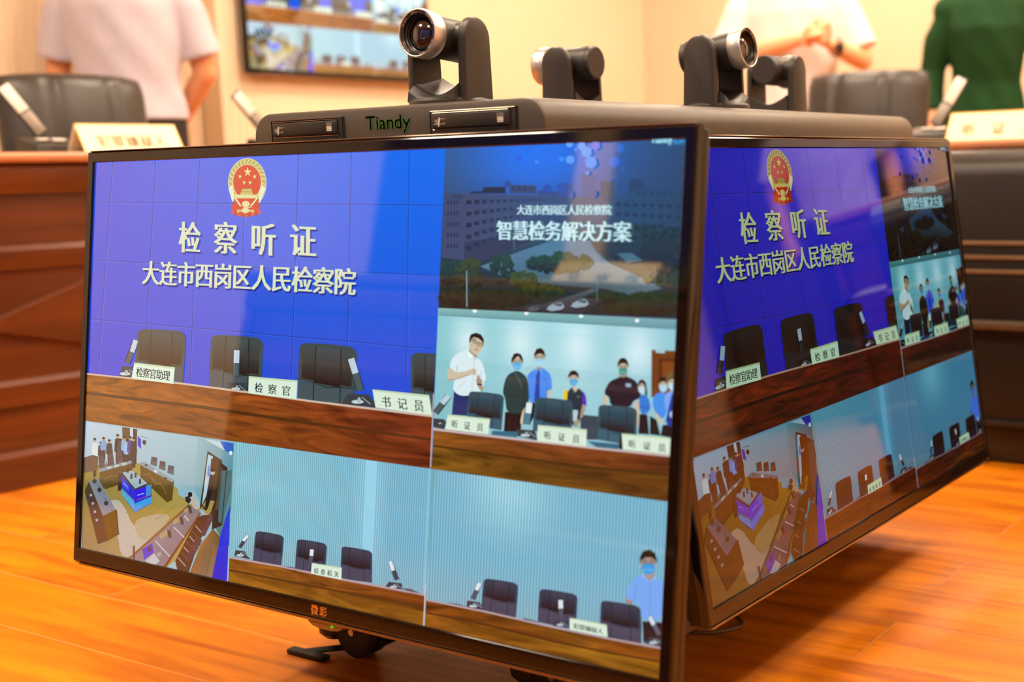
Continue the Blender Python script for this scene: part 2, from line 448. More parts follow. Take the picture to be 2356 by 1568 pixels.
def chair_pic(fr, o, top, low, seam, split=0.58):
    """o: TL, TR, BR, BL of a padded chair back"""
    (ax, ay), (bx, by), (cx, cy), (dx, dy) = o
    L = lambda s, t: ((ax*(1-s)+bx*s)*(1-t)+(dx*(1-s)+cx*s)*t, (ay*(1-s)+by*s)*(1-t)+(dy*(1-s)+cy*s)*t)
    P(fr, [L(0.0, .08), L(.03, .02), L(.12, -.01), L(.5, -.015), L(.88, .0), L(.97, .04), L(1.01, .10), L(1.0, .5), L(.98, 1), L(0, 1), L(-.01, .5)], top)
    BILIN(fr, [L(.06, .06), L(.94, .08), L(.93, split), L(.05, split-.04)], [top, top, seam, seam], 6)
    BILIN(fr, [L(.30, .04), L(.72, .05), L(.72, split+.03), L(.28, split)], [mixc(top, low, .5), mixc(top, low, .4), '0e0d0a', '0e0d0a'], 6)
    P(fr, [L(.0, split-.03), L(.28, split), L(.5, split+.06), L(.72, split+.03), L(.97, split+.02), L(.97, 1), L(.0, 1)], low)
    LN(fr, [L(.29, .02), L(.27, split), L(.26, 1)], (bx-ax)*.018, seam); LN(fr, [L(.73, .03), L(.74, split+.02), L(.72, 1)], (bx-ax)*.018, seam)
    LN(fr, [L(.0, split-.03), L(.28, split), L(.5, split+.06), L(.72, split+.03), L(.97, split+.02)], (by-dy)*.012 or 2, seam)
def mic_pic(fr, tip, mid, end, wd, base=None, w='b9cfe0', g='3f5a60', b='2b3c40'):
    LN(fr, [tip, end], wd*1.25, '15201f'); LN(fr, [tip, mid], wd, w); LN(fr, [mid, end], wd, g)
    if base:
        P(fr, base, b)
        cx = sum(p[0] for p in base)/len(base); cy = sum(p[1] for p in base)/len(base); h = abs(base[2][1]-base[0][1])
        EL(fr, cx-h*.1, cy+h*.12, h*.42, h*.13, 'c3d3da'); EL(fr, cx, cy, h*.12, h*.2, '9fb4be'); LN(fr, [(cx+h*.2, cy-h*.2), (cx+h*.8, cy+h*.3)], h*.06, '90a8b4')
def plate_pic(fr, q, s, box_, bold=0.02, adv=None, col='d6ecd8', ink='1c2c30'):
    P(fr, q, col)
    P(fr, [q[0], q[1], (q[1][0], q[1][1]+(q[2][1]-q[1][1])*.1), (q[0][0], q[0][1]+(q[3][1]-q[0][1])*.1)], 'c2d8b0')
    TX(fr, s, *box_, ink, bold, adv)
def stripes(u0, v0, u1, v1, n, base, dark, frac=.45, slant=None):
    for i in range(n):
        u = u0+(u1-u0)*i/n; du = (u1-u0)/n*frac; s = slant(u) if slant else 0
        PST['z'] -= 1 if i else 0
        uvpoly([(u, v0), (u+du, v0), (u+du+s, v1), (u+s, v1)], dark)

# ---- window 1: blue wall, emblem, titles, prosecutors' desk
quad_region(-.01, -.01, UX, 6.02)
def blue(u, v):
    c = mixc('0a6aec', '0648d4', v/5.0)
    return mixc(c, '0a3ed0', (7-u)/9)
FIELD(0, 0, UX, 6, 10, 8, blue)
for x0, x1, xm in ((232, 150, 190), (458, 395, 425), (690, 638, 662), (932, 900, 918), (1212, 1176, 1195), (1492, 1470, 1482), (1801, 1786, 1793)):
    LN('5', [(x0, 60), (xm, 640), (x1, 1280)], 4.0, '0a2c9c'); LN('5', [(x0+4, 60), (xm+4, 640), (x1+4, 1280)], 2.0, '2f7cf2')
for pts in ([(120, 333), (1200, 342), (1790, 347), (1985, 351)], [(110, 640), (700, 668), (1200, 690), (1790, 714), (1965, 724)],
            [(95, 952), (640, 998), (900, 1020), (1180, 1047), (1470, 1070), (1785, 1100), (1950, 1112)]):
    LN('5', pts, 4.0, '0a2c9c'); LN('5', [(a, b+4) for a, b in pts], 2.0, '2f7cf2')
# emblem
GO, GL, RE, RD = 'b9b36a', 'dfe6c0', 'cc3b2c', '9a2a22'
SP('e', [(455, 1080), (1020, 1085), (1025, 1250), (940, 1350), (740, 1370), (530, 1350), (450, 1240)], RE)
for i in range(9):
    x = 465+i*68; EL('e', x, 1290+60*math.sin(PI*i/8), 34, 36, 'b23a30' if i % 2 else 'c4564a', 10)
EL('e', 765, 700, 384, 498, GL, 48); EL('e', 765, 700, 374, 488, GO, 48)
for i in range(46):
    t = math.radians(-235+i*290/45); EL('e', 765+330*math.cos(t), 690+425*math.sin(t), 46, 9, 'd9dca4' if i % 2 else '9c9850', 6, t+.6)
EL('e', 765, 680, 290, 356, GL, 48); EL('e', 765, 680, 280, 346, RE, 48)
P('e', [(520, 1000), (985, 1000), (1000, 1180), (500, 1180)], RE)
P('e', [(470, 730), (395, 800), (470, 1090), (510, 970)], GL); P('e', [(1055, 730), (1135, 800), (1020, 1110), (990, 960)], GL)
def star(cx, cy, r, rot=0.0):
    P('e', [(cx+(r if i % 2 == 0 else r*.36)*math.sin(PI*i/5+rot), cy-(r if i % 2 == 0 else r*.36)*1.25*math.cos(PI*i/5+rot)) for i in range(10)], 'd8d890')
star(776, 480, 84)
for cx, cy in ((622, 570), (917, 570), (704, 690), (826, 690)): star(cx, cy, 42, .3 if cx < 776 else -.3)
P('e', [(525, 930), (980, 932), (975, 1008), (525, 1005)], 'd6d49a')
P('e', [(628, 930), (645, 880), (655, 850), (665, 812), (850, 812), (860, 850), (875, 885), (885, 930)], 'c2bc6c')
P('e', [(640, 866), (870, 868), (872, 884), (634, 882)], '9a9248'); P('e', [(660, 826), (856, 826), (858, 838), (656, 838)], '9a9248')
P('e', [(505, 985), (620, 1165), (660, 1165), (545, 1000)], GL); P('e', [(990, 990), (860, 1165), (820, 1165), (950, 1005)], GL)
EL('e', 742, 1120, 78, 62, 'd9d8a0', 20); EL('e', 735, 1250, 80, 52, 'd9d8a0', 20)
P('e', [(560, 1230), (660, 1235), (660, 1270), (570, 1300)], 'c2bc6c'); P('e', [(910, 1228), (805, 1235), (805, 1270), (905, 1300)], 'c2bc6c')
# titles
CR_ = 'd4dfbe'
for s, a, b, c, d in (('检', 583, 434, 692, 598), ('察', 770, 434, 886, 602), ('听', 970, 442, 1090, 610), ('证', 1175, 450, 1305, 613)):
    TX('5', s, a, b, c, b+6, a-2, d, CR_, .034, shade='0a2380')
TX('5', '大连市西岗区人民检察院', 390, 642, 1518, 684, 386, 768, CR_, .034, .98, shade='0a2380')
# chairs, microphones, plates, desk
T1, T2, T3 = '2d4a4a', '37535a', '101a18'
chair_pic('5', [(362, 1008), (614, 1018), (606, 1330), (345, 1300)], T1, T2, T3)
chair_pic('5', [(752, 1038), (1025, 1052), (1020, 1390), (738, 1360)], T1, T2, T3)
chair_pic('5', [(1220, 1080), (1524, 1100), (1512, 1470), (1212, 1420)], T1, T2, T3)
chair_pic('5', [(1812, 1132), (2080, 1150), (2070, 1500), (1815, 1460)], T1, T2, T3)
mic_pic('5', (352, 1064), (332, 1128), (306, 1186), 26, [(278, 1202), (336, 1204), (330, 1270), (266, 1262)])
mic_pic('5', (888, 1118), (886, 1186), (884, 1254), 30, [(840, 1288), (938, 1290), (945, 1345), (835, 1340)])
mic_pic('5', (1494, 1162), (1518, 1240), (1546, 1334), 34, [(1480, 1348), (1588, 1352), (1640, 1425), (1440, 1402)])
P('5', [(85, 1238), (600, 1290), (945, 1335), (1300, 1385), (1935, 1462), (1935, 1600), (60, 1600)], 'c9b8a8')
P('5', [(85, 1246), (600, 1300), (945, 1346), (1300, 1396), (1935, 1474), (1935, 2000), (60, 2000)], ['9c5a18', '94501a', '8a4616', '7c3814', '6e2c12', '5a2210', '8e5418'], 1.0)
P('5', [(85, 1335), (700, 1410), (1300, 1500), (1935, 1585), (1935, 1600), (1300, 1516), (700, 1428), (85, 1352)], '4a2a0c')
P('5', [(85, 1352), (700, 1428), (1300, 1516), (1935, 1600), (1935, 2000), (85, 2000)], ['8e5214', '8a4a14', '7a3a12', '682a10', '5c2410', '86500e'], 1.0)
plate_pic('5', [(345, 1183), (560, 1208), (552, 1297), (330, 1265)], '检察官助理', (358, 1206, 536, 1228, 354, 1258), .02, .95)
plate_pic('5', [(952, 1255), (1210, 1278), (1205, 1377), (950, 1345)], '检察官', (985, 1288, 1172, 1308, 983, 1340), .02, 1.55)
plate_pic('5', [(1608, 1325), (1908, 1355), (1925, 1462), (1625, 1422)], '书记员', (1655, 1358, 1876, 1384, 1660, 1418), .02, 1.6)
uvpoly([(UX-.02, 4.6), (UX, 4.6), (UX, 6), (UX-.02, 6)], 'd0c4bc')

# ---- window 2: aerial view of a campus with the title over it
quad_region(UX, -.01, 16.01, 2.985)
def sky(u, v):
    t = math.exp(-((u-12.9)/1.5)**2 - (v/1.0)**2)
    c = mixc('34587c', '2a5a84', (u-11)/5); c = mixc(c, '283450', v/2.2); c = mixc(c, '1e3a5a', (u-13.5)/4)
    return mixc(c, '2272ee', t*1.1)
FIELD(UX, 0, 16, 3, 16, 12, sky)
for q, c in (([(1375, 590), (1375, 440), (1470, 445), (1480, 600)], '22466a'), ([(1225, 600), (1230, 385), (1340, 390), (1350, 600)], '2c5498'), ([(1590, 560), (1590, 430), (1680, 425), (1730, 520), (1730, 560)], '204264'), ([(1060, 600), (1060, 455), (1170, 465), (1170, 600)], '36569c'), ([(900, 600), (900, 510), (1060, 520), (1060, 600)], '384e84')):
    P('6', q, c)
P('6', [(195, 540), (350, 535), (350, 1040), (180, 1030)], '3c4868'); P('6', [(350, 535), (1090, 555), (1400, 570), (1395, 740), (980, 850), (470, 1058), (350, 1030)], ['3e4a6c', '38547e', '2c5078', '284e74', '2e4868', '3a4462', '404664'])
P('6', [(350, 905), (720, 840), (980, 800), (980, 850), (470, 1058), (350, 1030)], '303a52')
P('6', [(395, 535), (395, 522), (480, 520), (500, 488), (660, 486), (660, 535)], '262c40'); P('6', [(690, 535), (690, 470), (890, 475), (890, 540)], '3a4a74')
for i in range(4):
    x = 708+i*44; LN('6', [(x, 480+i*3), (x+22, 520+i*2)], 6, '2a3456'); LN('6', [(x+20, 482+i*3), (x-2, 520)], 5, '2a3456'); LN('6', [(x-4, 498), (x+26, 500)], 5, '2a3456')
for i in range(4): LN('6', [(265+i*18, 552), (275+i*18, 574)], 8, '283050')
for r in range(5):
    x = 385; k = 0; wd = 42
    while x < 1040:
        f = (x-385)/655; y0 = 603+r*86; y1 = 582+r*40; y = y0+(y1-y0)*f**.85; h = 32*(1-f*.6)
        P('6', [(x-wd*.45, y-h/2), (x+wd*.45, y-h/2-1), (x+wd*.45, y+h/2-1), (x-wd*.45, y+h/2)], mixc('232a3c', '2a4a70', f)); x += wd*1.42; wd *= .955; PST['z'] -= 1
    for i in range(4): P('6', [(222+i*24, 590+r*82), (234+i*24, 588+r*82), (234+i*24, 618+r*82), (222+i*24, 620+r*82)], '262c42'); PST['z'] -= 1
PST['z'] += 2
P('6', [(1390, 610), (1640, 512), (1995, 520), (1990, 840), (1395, 770)], ['26527c', '224a70', '1c425e', '1e4258', '244a6a'])
for r in range(3):
    for i in range(8):
        x = 1508+i*64; y = 618+r*72+i*2+r*i*1.5; P('6', [(x-17, y-13), (x+17, y-12), (x+17, y+15), (x-17, y+13)], '173450'); PST['z'] -= 1
for i in range(6): LN('6', [(1650+i*50, 524), (1666+i*50, 548)], 9, '183654'); LN('6', [(1668+i*50, 526), (1648+i*50, 546)], 6, '183654'); PST['z'] -= 2
PST['z'] += 3
P('6', [(180, 1020), (470, 1050), (980, 850), (1400, 760), (1990, 830), (1990, 1470), (160, 1400)], ['1c3438', '22343e', '345a70', '2a5068', '1c3c4a', '1a2c2c', '1e2a22'])
P('6', [(470, 1085), (800, 960), (1010, 890), (1290, 890), (1340, 970), (1440, 1060), (1640, 1150), (1840, 1250), (1600, 1300), (1400, 1250), (1100, 1230), (700, 1180)], ['5a7c90', '4e7a94', '4a7896', '467a9c', '48789a', '54809a', '5c8498', '4c7080', '4a6a74', '3c5a64', '3a5860', '46667a'])
def trees(cx, cy, rx, ry, n, cols, r=26):
    rnd = random.Random(int(cx*7+cy))
    for i in range(n):
        t, q = rnd.random()*2*PI, math.sqrt(rnd.random()); x, y = cx+rx*q*math.cos(t), cy+ry*q*math.sin(t)
        k = max(0, min(1, (y-cy)/ry*.5+.5)); c = mixc(cols[0], cols[1], 1-k*1.0 + rnd.uniform(-.25, .25)); c = mixc(c, '0c1819', .42)
        rr = r*rnd.uniform(.55, 1.1); m = 7
        P('6', [(x+rr*rnd.uniform(.7, 1.15)*math.cos(2*PI*j/m), y+rr*rnd.uniform(.6, 1)*math.sin(2*PI*j/m)) for j in range(m)], c); PST['z'] -= .6
G1 = ('0e2220', '2a5a40')
trees(1660, 830, 340, 60, 60, ('14343a', '1e4a4c'))
trees(250, 1130, 90, 90, 60, G1); trees(400, 1150, 110, 120, 90, ('16221a', '4a5c26')); trees(640, 1110, 90, 110, 80, ('10241e', '2c5c44'))
trees(1070, 1060, 240, 70, 150, ('0e2a26', '2a5c46'), 30); trees(800, 1190, 110, 80, 70, ('1c3018', '4c6e28')); trees(1850, 1000, 160, 130, 110, ('12262c', '22424a'), 34)
trees(500, 1330, 340, 70, 120, ('18201a', '3c3c20'), 30); trees(940, 1270, 160, 50, 50, ('1c2a16', '4a5a20')); trees(1740, 1370, 330, 80, 170, ('16241a', '2e4a2c'), 32)
trees(1400, 1330, 120, 36, 40, ('1c2618', '3c4a24')); trees(1840, 1190, 130, 40, 40, ('12302a', '1e5040'))
P('6', [(730, 1395), (960, 1370), (1180, 1300), (1330, 1250), (1380, 1262), (1240, 1320), (1380, 1330), (1400, 1345), (1250, 1440), (760, 1410)], ['262e38', '3a444c', '465458', '50606a', '4a5a60', '3a464a', '30383e', '2c343a', '2a323a', '242c34'])
LN('6', [(378, 1120), (380, 1390)], 9, '7c98a4'); LN('6', [(1362, 1180), (1358, 1340)], 6, '5c747c'); LN('6', [(1800, 1080), (1796, 1220)], 6, '4a6a70'); LN('6', [(735, 860), (733, 960)], 6, '4c7088')
for x, y, s in ((1045, 1392, 1.0), (1228, 1368, 1.0), (880, 1402, .7)):
    P('6', [(x-68*s, y+20*s), (x-50*s, y-8*s), (x-18*s, y-24*s), (x+12*s, y-38*s), (x+48*s, y-36*s), (x+64*s, y-12*s), (x+70*s, y+4*s), (x+40*s, y+26*s), (x-40*s, y+34*s)], '8fa8b4' if s == 1 else '4a5a64')
    P('6', [(x-14*s, y-22*s), (x+14*s, y-34*s), (x+30*s, y-32*s), (x+8*s, y-12*s)], '2a3640'); P('6', [(x+10*s, y-8*s), (x+34*s, y-30*s), (x+48*s, y-28*s), (x+50*s, y-8*s)], '33424c'); LN('6', [(x-66*s, y+24*s), (x-30*s, y+36*s), (x+50*s, y+24*s), (x+70*s, y+6*s)], 12*s, '161c22')
P('6', [(1510, 988), (1620, 985), (1700, 1040), (1590, 1060)], '3e6a80'); EL('6', 1480, 1020, 18, 20, '1a3038')
for x, y, r, c in ((772, 272, 32, '2a68e0'), (900, 300, 11, '4a9cf4'), (1090, 280, 20, '3e90f8'), (1155, 285, 33, '66a0f2'), (1150, 165, 28, '6aa8f4'), (1240, 180, 34, '5c98f0'), (1278, 225, 44, '4a96f6'), (1345, 178, 38, '5470e0'), (1312, 305, 48, '3c90f4'), (1198, 208, 9, '7ab0f6'), (1488, 300, 44, '2668d8'), (1530, 198, 34, '2a6cd0'), (1286, 385, 15, '4a90e8'), (985, 505, 36, '2c4ea8'), (1080, 490, 32, '2e54b4'), (688, 468, 26, '334a86'), (1150, 545, 32, '3a54a4'), (1330, 540, 30, '2a5098'), (1460, 440, 12, '2a60b0'), (1552, 356, 14, '2a64b8')):
    P('6', [(x+r*math.cos(PI/3*i+.35), y+r*math.sin(PI/3*i+.35)) for i in range(6)], c)
WT = 'c6ecf2'
TX('6', '大连市西岗区人民检察院', 757, 624, 1465, 622, 757, 698, WT, .03, .97)
TX('6', '智慧检务解决方案', 608, 742, 1612, 748, 608, 886, WT, .036, .98)
PST['clip'] = (UX, 0, 16, 3)
TX('6', 'Tiandy', 1762, 108, 1922, 104, 1762, 178, '9adcf0', .05)
for x, y, r in ((1944, 148, 14), (1962, 158, 12), (1985, 146, 14), (1998, 146, 10), (2012, 146, 10)): EL('6', x, y, r, r*.9, '2a8fd0', 10)
for i in range(6): EL('6', 1932+i*16, 168, 6, 6, '2a7098', 8)

# ---- window 3: listeners at their desk
quad_region(UX, 2.985, 16.01, 6.02)
def wall3(u, v):
    c = mixc('86cad2', 'a6dbe4', (u-11)/2.5); c = mixc(c, '8cc4d4', (u-14)/2.5); c = mixc(c, '74aab8', (v-4.6)/1.4)
    g = sum(math.exp(-((u-a)/.33)**2) for a in (11.5, 12.72, 14.0, 15.25))*math.exp(-((v-3.55)/.38)**2)
    return mixc(c, 'e4fcff', g*.8)
FIELD(UX, 2.98, 16, 6, 30, 16, wall3)
stripes(UX, 3.3, 16, 6, 110, None, '7fb8c2', .30)
FIELD(UX, 3.3, 16, 3.95, 40, 6, lambda u, v: mixc(wall3(u, v), '8cc4cc', .15))
P('7', [(160, 75), (1960, 158), (1960, 250), (160, 142)], ['88c0bc', '7ab0b8', '5c98a4', '6aa8aa']); LN('7', [(160, 144), (1960, 250)], 5, '4c8088')
for x, y in ((430, 113), (818, 129), (1229, 151), (1650, 185)): EL('7', x, y, 17, 13, 'e6fdff', 14); EL('7', x, y, 10, 8, 'ffffff', 12)
P('7', [(1760, 404), (1962, 415), (1962, 760), (1758, 760)], '6a3a16'); P('7', [(1815, 465), (1962, 472), (1962, 760), (1812, 760)], '54280e'); P('7', [(1840, 490), (1962, 495), (1962, 760), (1838, 760)], '7a4418'); P('7', [(1790, 408), (1860, 412), (1858, 430), (1792, 426)], 'a4d4e0')
P('7', [(1225, 890), (1370, 905), (1370, 1080), (1225, 1080)], '2c4652')
SK, SKD, HR = 'c9bda2', 'a8957c', '0f1412'
def head(fr, x, y, w, h, mask=None, hair='top', skin=SK, glasses=False):
    """small face: centre, width, height"""
    EL(fr, x, y, w*.5, h*.5, skin, 20)
    if hair == 'top':
        P(fr, [(x-w*.54, y+h*.02), (x-w*.54, y-h*.3), (x-w*.3, y-h*.56), (x+w*.1, y-h*.62), (x+w*.42, y-h*.46), (x+w*.55, y-h*.2), (x+w*.53, y+h*.02), (x+w*.44, y-h*.16), (x+w*.2, y-h*.28), (x-w*.2, y-h*.27), (x-w*.43, y-h*.16)], HR)
    elif hair == 'parted':
        P(fr, [(x-w*.54, y+h*.12), (x-w*.55, y-h*.2), (x-w*.3, y-h*.55), (x, y-h*.6), (x+w*.35, y-h*.52), (x+w*.56, y-h*.2), (x+w*.53, y+h*.12), (x+w*.42, y-h*.12), (x+w*.08, y-h*.42), (x-w*.36, y-h*.14)], HR)
    elif hair == 'long':
        P(fr, [(x-w*.56, y-h*.1), (x-w*.3, y-h*.56), (x+w*.2, y-h*.6), (x+w*.6, y-h*.3), (x+w*.75, y+h*.5), (x+w*.6, y+h*.8), (x+w*.45, y+h*.5), (x+w*.4, y-h*.15), (x, y-h*.35), (x-w*.4, y-h*.12)], HR)
    if mask: SP(fr, [(x-w*.44, y+h*.02), (x, y-h*.04), (x+w*.44, y+h*.02), (x+w*.42, y+h*.34), (x, y+h*.52), (x-w*.42, y+h*.34)], mask); LN(fr, [(x-w*.36, y+h*.14), (x+w*.36, y+h*.14)], h*.025, mixc(mask, '205a80', .35)); LN(fr, [(x-w*.34, y+h*.26), (x+w*.34, y+h*.26)], h*.02, mixc(mask, 'ffffff', .35))
    for s in (-1, 1):
        LN(fr, [(x+s*w*.08, y-h*.085), (x+s*w*.34, y-h*.085)], h*.035, '2a2620')
        if glasses: LN(fr, [(x+s*w*.06, y-h*.10), (x+s*w*.38, y-h*.10), (x+s*w*.36, y+h*.02), (x+s*w*.08, y+h*.02), (x+s*w*.06, y-h*.10)], h*.022, '1c2024')
        LN(fr, [(x+s*w*.06, y-h*.19), (x+s*w*.36, y-h*.18)], h*.03, '1c1a16')
# man in white, gesturing
P('7', [(275, 712), (258, 892), (372, 900), (395, 750), (330, 745)], '12306c'); LN('7', [(278, 722), (390, 765)], 16, '161a20')
P('7', [(392, 385), (450, 430), (448, 478), (385, 430)], SKD)
SP('7', [(372, 400), (300, 430), (258, 470), (236, 540), (280, 570), (290, 600), (262, 690), (290, 735), (350, 755), (440, 735), (492, 700), (500, 640), (516, 628), (500, 540), (480, 492), (450, 468), (420, 452)], 'd6ecf0')
P('7', [(372, 402), (388, 470), (420, 452), (388, 425)], 'eef8f8'); P('7', [(446, 464), (430, 490), (412, 452)], 'b8d4dc'); LN('7', [(425, 480), (405, 745)], 4, 'b4ccd6'); LN('7', [(290, 590), (300, 520)], 7, 'a8c4cc'); LN('7', [(300, 700), (360, 640)], 6, 'bcd4dc'); LN('7', [(470, 650), (480, 560)], 6, 'b2cad4')
SP('7', [(240, 532), (222, 590), (224, 635), (280, 630), (350, 605), (400, 590), (436, 598), (444, 560), (428, 538), (380, 560), (320, 575), (280, 570), (262, 548)], SK); LN('7', [(226, 634), (300, 622), (390, 592)], 7, SKD)
for i in range(4): LN('7', [(415+i*4, 550+i*12), (440, 562+i*12)], 4, SKD)
SP('7', [(452, 586), (466, 596), (470, 620), (490, 630), (484, 668), (498, 690), (496, 716), (470, 708), (450, 672), (440, 640)], SKD); LN('7', [(448, 662), (486, 668)], 12, '1c1c1c'); LN('7', [(444, 628), (474, 630)], 4, '8a7860'); LN('7', [(444, 642), (478, 646)], 4, '8a7860')
SP('7', [(392, 330), (402, 306), (440, 300), (478, 320), (496, 360), (488, 400), (462, 432), (440, 446), (408, 425), (388, 385)], SK)
P('7', [(388, 350), (392, 310), (402, 288), (440, 276), (478, 290), (500, 328), (494, 378), (484, 340), (458, 318), (424, 308), (406, 322), (398, 350)], HR)
LN('7', [(412, 326), (440, 340), (444, 358), (416, 352), (412, 326)], 4, '20262a'); LN('7', [(456, 348), (486, 360), (484, 382), (458, 372), (456, 348)], 4, '20262a'); LN('7', [(440, 342), (457, 350)], 4, '20262a'); LN('7', [(392, 322), (412, 328)], 4, '20262a')
LN('7', [(450, 360), (442, 384), (456, 388)], 5, SKD); LN('7', [(432, 398), (456, 408)], 6, '8c5a50'); LN('7', [(416, 318), (440, 328)], 5, '1a1814'); EL('7', 428, 340, 6, 4, '1a1814', 8); EL('7', 470, 362, 6, 4, '1a1814', 8)
# woman in dark green
P('7', [(660, 870), (790, 880), (775, 1030), (650, 1020)], '0c1014'); LN('7', [(700, 890), (690, 1010)], 6, '20262c'); LN('7', [(740, 890), (735, 1010)], 6, '1c2228')
SP('7', [(735, 562), (680, 590), (655, 640), (640, 735), (660, 760), (668, 870), (730, 885), (795, 882), (808, 830), (842, 800), (838, 690), (826, 610), (770, 566)], '0d3c3e'); P('7', [(720, 575), (735, 560), (760, 600), (792, 690), (785, 695), (745, 610)], '1c5a54'); LN('7', [(668, 760), (790, 735)], 9, '0a2a2c'); LN('7', [(800, 640), (806, 830)], 8, '0a2a2c')
SP('7', [(788, 870), (815, 825), (826, 880), (812, 940), (790, 975), (770, 950)], SK); LN('7', [(785, 868), (815, 878)], 5, 'c0a860')
head('7', 750, 500, 80, 120, '58b6ea', 'parted', SK, True)
# man in blue shirt and tie
SP('7', [(905, 540), (850, 570), (822, 600), (838, 660), (838, 795), (885, 800), (985, 770), (982, 720), (1018, 700), (1005, 600), (985, 572), (935, 535)], '3f8cec'); P('7', [(975, 712), (1004, 704), (1000, 765), (978, 766)], SK); P('7', [(896, 560), (920, 560), (920, 790), (878, 795)], '123fa6'); P('7', [(880, 545), (905, 562), (896, 590)], '62a4f2'); P('7', [(940, 540), (920, 562), (934, 590)], '62a4f2'); P('7', [(900, 520), (935, 520), (930, 548), (912, 558), (898, 545)], SKD); EL('7', 957, 622, 5, 5, '1c3a80', 8); LN('7', [(968, 640), (975, 720)], 5, '2c6cc8')
P('7', [(845, 800), (885, 800), (880, 900), (850, 960)], '101418')
head('7', 920, 470, 76, 130, 'a0d8ec', 'top', SK, True)
# small woman in a tricolour polo
SP('7', [(1175, 690), (1130, 710), (1120, 770), (1140, 860), (1160, 980), (1220, 985), (1235, 820), (1262, 810), (1256, 735), (1215, 690)], '12303e'); P('7', [(1104, 708), (1132, 702), (1126, 780), (1094, 776)], 'e8c814'); P('7', [(1246, 716), (1266, 745), (1276, 826), (1240, 814)], '5a2ec0'); SP('7', [(1240, 815), (1272, 822), (1250, 900), (1222, 930), (1226, 890)], SKD); P('7', [(1170, 856), (1208, 858), (1202, 950), (1172, 940)], 'b8ccd4'); SP('7', [(1172, 950), (1200, 925), (1222, 935), (1212, 985), (1180, 985)], SKD); LN('7', [(1200, 908), (1224, 920)], 9, '1a1c1e'); EL('7', 1212, 757, 13, 4, '3a9a8a', 8); P('7', [(1162, 690), (1188, 724), (1212, 692), (1188, 680)], SK); P('7', [(1148, 694), (1164, 684), (1186, 728), (1170, 735)], '1c4656')
head('7', 1175, 625, 74, 108, '48aee0', 'top', SK)
# tall man in a black tee
SP('7', [(1545, 598), (1490, 622), (1440, 645), (1398, 735), (1446, 758), (1450, 830), (1610, 838), (1618, 790), (1692, 762), (1660, 650), (1600, 612)], '131828'); P('7', [(1400, 745), (1440, 758), (1425, 820), (1396, 815)], SK); SP('7', [(1622, 795), (1670, 775), (1672, 880), (1662, 990), (1650, 990)], SK); P('7', [(1568, 655), (1608, 658), (1604, 686), (1566, 680)], '8fb6cc'); P('7', [(1516, 570), (1580, 572), (1582, 602), (1545, 612), (1516, 600)], SKD)
head('7', 1547, 540, 76, 124, '3f9c94', 'top', SK, True)
# three people by the door
SP('7', [(1665, 745), (1720, 740), (1750, 790), (1758, 850), (1720, 890), (1672, 880)], '2c7ad4'); P('7', [(1672, 885), (1730, 890), (1745, 1040), (1662, 1035)], '121a20'); LN('7', [(1672, 830), (1740, 842)], 12, '1c58b0'); head('7', 1688, 685, 56, 96, 'b8dcec', 'long')
SP('7', [(1800, 730), (1768, 770), (1775, 850), (1830, 930), (1870, 900), (1900, 760), (1850, 722)], '3c90ea'); SP('7', [(1775, 860), (1800, 880), (1855, 945), (1840, 975), (1800, 930)], SK); P('7', [(1845, 970), (1930, 960), (1925, 1070), (1830, 1050)], '10141a'); P('7', [(1750, 900), (1800, 930), (1830, 1050), (1750, 1040)], '1a1c1e'); head('7', 1850, 672, 66, 104, 'a4d8f2', 'top')
SP('7', [(1890, 715), (1850, 760), (1870, 860), (1900, 900), (1962, 900), (1962, 700)], '7aa6ee'); P('7', [(1915, 735), (1940, 730), (1935, 960), (1898, 985), (1868, 940)], '12369c'); EL('7', 1914, 890, 14, 26, 'c4e8f0', 10); head('7', 1922, 655, 72, 116, 'b8e2f4', 'top', SK); P('7', [(1872, 640), (1880, 590), (1930, 560), (1962, 570), (1962, 610), (1900, 616), (1884, 650)], '6a5c3a')
# chairs, desk, plates
U1, U2, U3 = '24505e', '2a5c70', '0e2028'
chair_pic('7', [(392, 716), (652, 740), (640, 1010), (368, 960)], U1, U2, U3, .68)
chair_pic('7', [(892, 762), (1170, 785), (1165, 1060), (870, 1010)], U1, U2, U3, .68)
chair_pic('7', [(1366, 818), (1650, 838), (1655, 1130), (1358, 1080)], U1, U2, U3, .68)
mic_pic('7', (238, 750), (188, 808), (140, 880), 40, [(124, 918), (200, 925), (222, 945), (205, 1000), (124, 985)])
mic_pic('7', (846, 802), (836, 880), (824, 965), 44, [(752, 1000), (890, 1010), (905, 1085), (748, 1050)], 'dceef2', '3a7c92')
P('7', [(124, 990), (560, 1045), (1280, 1130), (1912, 1190), (1912, 1240), (124, 1030)], 'a48c88')
P('7', [(570, 1012), (760, 1020), (750, 1062), (560, 1042)], '246a84'); P('7', [(1280, 1090), (1520, 1112), (1510, 1150), (1350, 1135)], '226680')
P('7', [(124, 1012), (560, 1064), (1280, 1146), (1912, 1212), (1912, 1700), (100, 1500)], ['7c4a16', '744018', '703a16', '6a3414', '5e3410', '704414'], 1.0)
P('7', [(124, 1118), (560, 1180), (1280, 1275), (1905, 1336), (1905, 1352), (1280, 1292), (560, 1196), (124, 1132)], '3c2a08')
P('7', [(124, 1132), (560, 1196), (1280, 1292), (1905, 1352), (1905, 1700), (100, 1500)], ['6c4a10', '644010', '5a3810', '603c10', '583610', '6a480e'], 1.0)
LN('7', [(124, 1000), (560, 1054), (1280, 1137), (1912, 1202)], 9, 'd0c0bc')
plate_pic('7', [(232, 890), (550, 922), (535, 1040), (214, 1000)], '听证员', (264, 930, 498, 958, 262, 990), .02, 1.9)
plate_pic('7', [(910, 968), (1276, 1002), (1272, 1130), (905, 1088)], '听证员', (960, 1012, 1222, 1046, 958, 1074), .02, 1.9)
